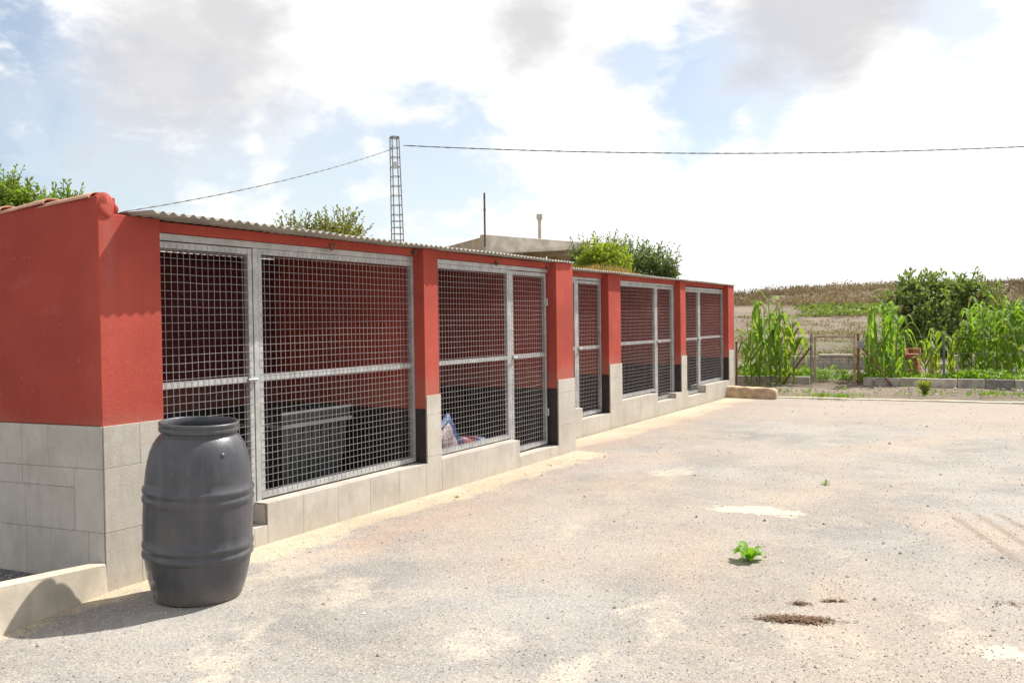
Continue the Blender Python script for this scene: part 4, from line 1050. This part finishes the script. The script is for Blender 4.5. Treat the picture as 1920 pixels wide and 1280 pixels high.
# ---------------------------------------------------------------- lattice power pole & cables
pd = 42.0; pb = at(748, 640, pd); pbx, pby = pb.x, pb.y
PR = root('lattice_pole', (pbx, pby, GZ), 'grey lattice steel power pole rising behind the kennel roof', 'power pole')
ztop = at(745, 258, pd).z; zb = -2.0
def hw(z): t = (z-zb)/(ztop-zb); return .275*(1-t)+.155*t
rot = Matrix.Rotation(TH+.42, 3, 'Z'); lean_ = Vector((0, 0, 0))
def pc(i, z): h = hw(z); v = rot @ Vector((h*(1, 1, -1, -1)[i], h*(1, -1, -1, 1)[i], 0)); t = (z-zb)/(ztop-zb); sh = RH*(-.16*t+.10); return Vector((pbx, pby, z))+v+sh
for i in range(4):
    m = MB(); m.tube([pc(i, zb), pc(i, (zb+ztop)/2), pc(i, ztop)], .027, 4); m.build('leg', M['steelgrey'], PR)
m = MB(); z = zb+.3; k = 0
while z < ztop-.02:
    for i in range(4): m.tube([pc(i, z), pc((i+1) % 4, z)], .018, 4)
    z += .28 if z < 4.7 else .42
for i in range(4): m.tube([pc(i, ztop-.02), pc((i+1) % 4, ztop-.02)], .03, 4)
m.build('cross_bars', M['steelgrey'], PR)
c = at(741, 310, pd-.4); m = MB(); m.obox(c, RH*.09, FH*.06, (0, 0, .14)); m.build('junction_box', M['whitebox'], PR)
def cable(a, b, sag, label, rad=.02):
    m = MB(); n = 90; A_, B_ = Vector(a), Vector(b)
    for s in (0, PI):
        pts = []
        for i in range(n+1):
            t = i/n; p = A_.lerp(B_, t); p.z -= sag*4*t*(1-t); w = t*(B_-A_).length*2*PI/1.1; p += Vector((0, math.cos(w+s), math.sin(w+s)))*rad*.8; pts.append(p)
        m.tube(pts, rad, 5)
    o = m.build('power_cable', M['cable'], loc=a); return tag(o, label, 'cable')
M['cable'] = simple('cable_black', (.07, .07, .07), .6, .2, 3)
a = at(737, 279, pd); b = at(225, 398, 26)
cable(a, b, .22, 'power cable sloping down left from the lattice pole to the kennel roof', .012)
a = at(757, 273, pd); b = at(2150, 262, 44)
cable(a, b, .48, 'twisted power cable running right from the lattice pole across the sky', .0165)

# ---------------------------------------------------------------- concrete building behind
H = root('concrete_house', base_at(960, 31), 'old concrete building with flat projecting roof slab and thin chimney pipe', 'building')
d0 = 30.0
def fp(px, py, d): return at(px, py, d)
# roof slab: deep edge beam tapering to the right, left edge running back
a1, a2, a3, a4 = fp(906, 439, d0), fp(1108, 455, d0+4), fp(1108, 467, d0+4), fp(910, 477, d0)
m = MB(); back = FH*3.2-RH*1.2
m.prism([a1, a2, a3, a4], back*.10); m.build('edge_beam', M['conc'], H, bevel=.02)
m = MB(); l1 = fp(828, 465, d0+6); lo = fp(828, 520, d0+6); lc = fp(906, 444, d0+.35); lcb = fp(906, 520, d0+.35)
m.prism([lc, l1, lo, lcb], RH*.3+FH*.1); m.build('wall', M['bdark'], H)
m = MB(); m.prism([a1+FH*.36+Vector((0, 0, -.05)), a2+FH*.36+Vector((0, 0, -.05)), a2+FH*4+Vector((0, 0, -.05)), l1+FH*1.0+Vector((0, 0, -.06))], (0, 0, -.18)); m.build('roof_slab', M['conc'], H)
w1, w2 = fp(900, 482, d0+1.2), fp(1024, 465, d0+3.4); m = MB()
m.prism([Vector((w1.x, w1.y, -1.6)), Vector((w2.x, w2.y, -1.6)), Vector((w2.x, w2.y, w2.z+.1)), Vector((w1.x, w1.y, w2.z-.02))], FH*.25); m.build('wall', M['bdark'], H)
w3, w4 = fp(1026, 466, d0+5.0), fp(1110, 466, d0+6.0); m = MB()
m.prism([Vector((w3.x, w3.y, -1.6)), Vector((w4.x, w4.y, -1.6)), Vector((w4.x, w4.y, w3.z)), Vector((w3.x, w3.y, w3.z))], FH*.25); m.build('wall', M['bdark'], H)
m = MB(); q = fp(1046, 474, d0+3.6); m.obox(q, RH*.42, FH*.1, (0, 0, .10)); m.build('lintel', M['conclight'], H)
m = MB(); p = fp(1012, 448, d0+3); tz = fp(1012, 411, d0+3).z; m.tube([(p.x, p.y, p.z-.3), (p.x, p.y, tz)], .062, 12); ch = m.build('chimney_pipe', M['conc'], H)
m = MB(); m.tube([(p.x, p.y, tz-.02), (p.x, p.y, tz+.02), (p.x, p.y, tz+.17)], [.085, .11, .11], 12); m.build('chimney_cap', M['conc'], ch)
m = MB(); p = fp(909.5, 463, d0-.05); tz = fp(909.5, 362, d0-.05).z; m.tube([(p.x, p.y, p.z), (p.x, p.y, tz)], .030, 8); m.tube([(p.x, p.y, fp(909, 394, d0).z-.03), (p.x, p.y, fp(909, 394, d0).z+.03)], .04, 8); m.build('antenna_mast', M['rust'], H)

# clean helper keys
for o in bpy.data.objects:
    if '_o' in o: del o['_o']
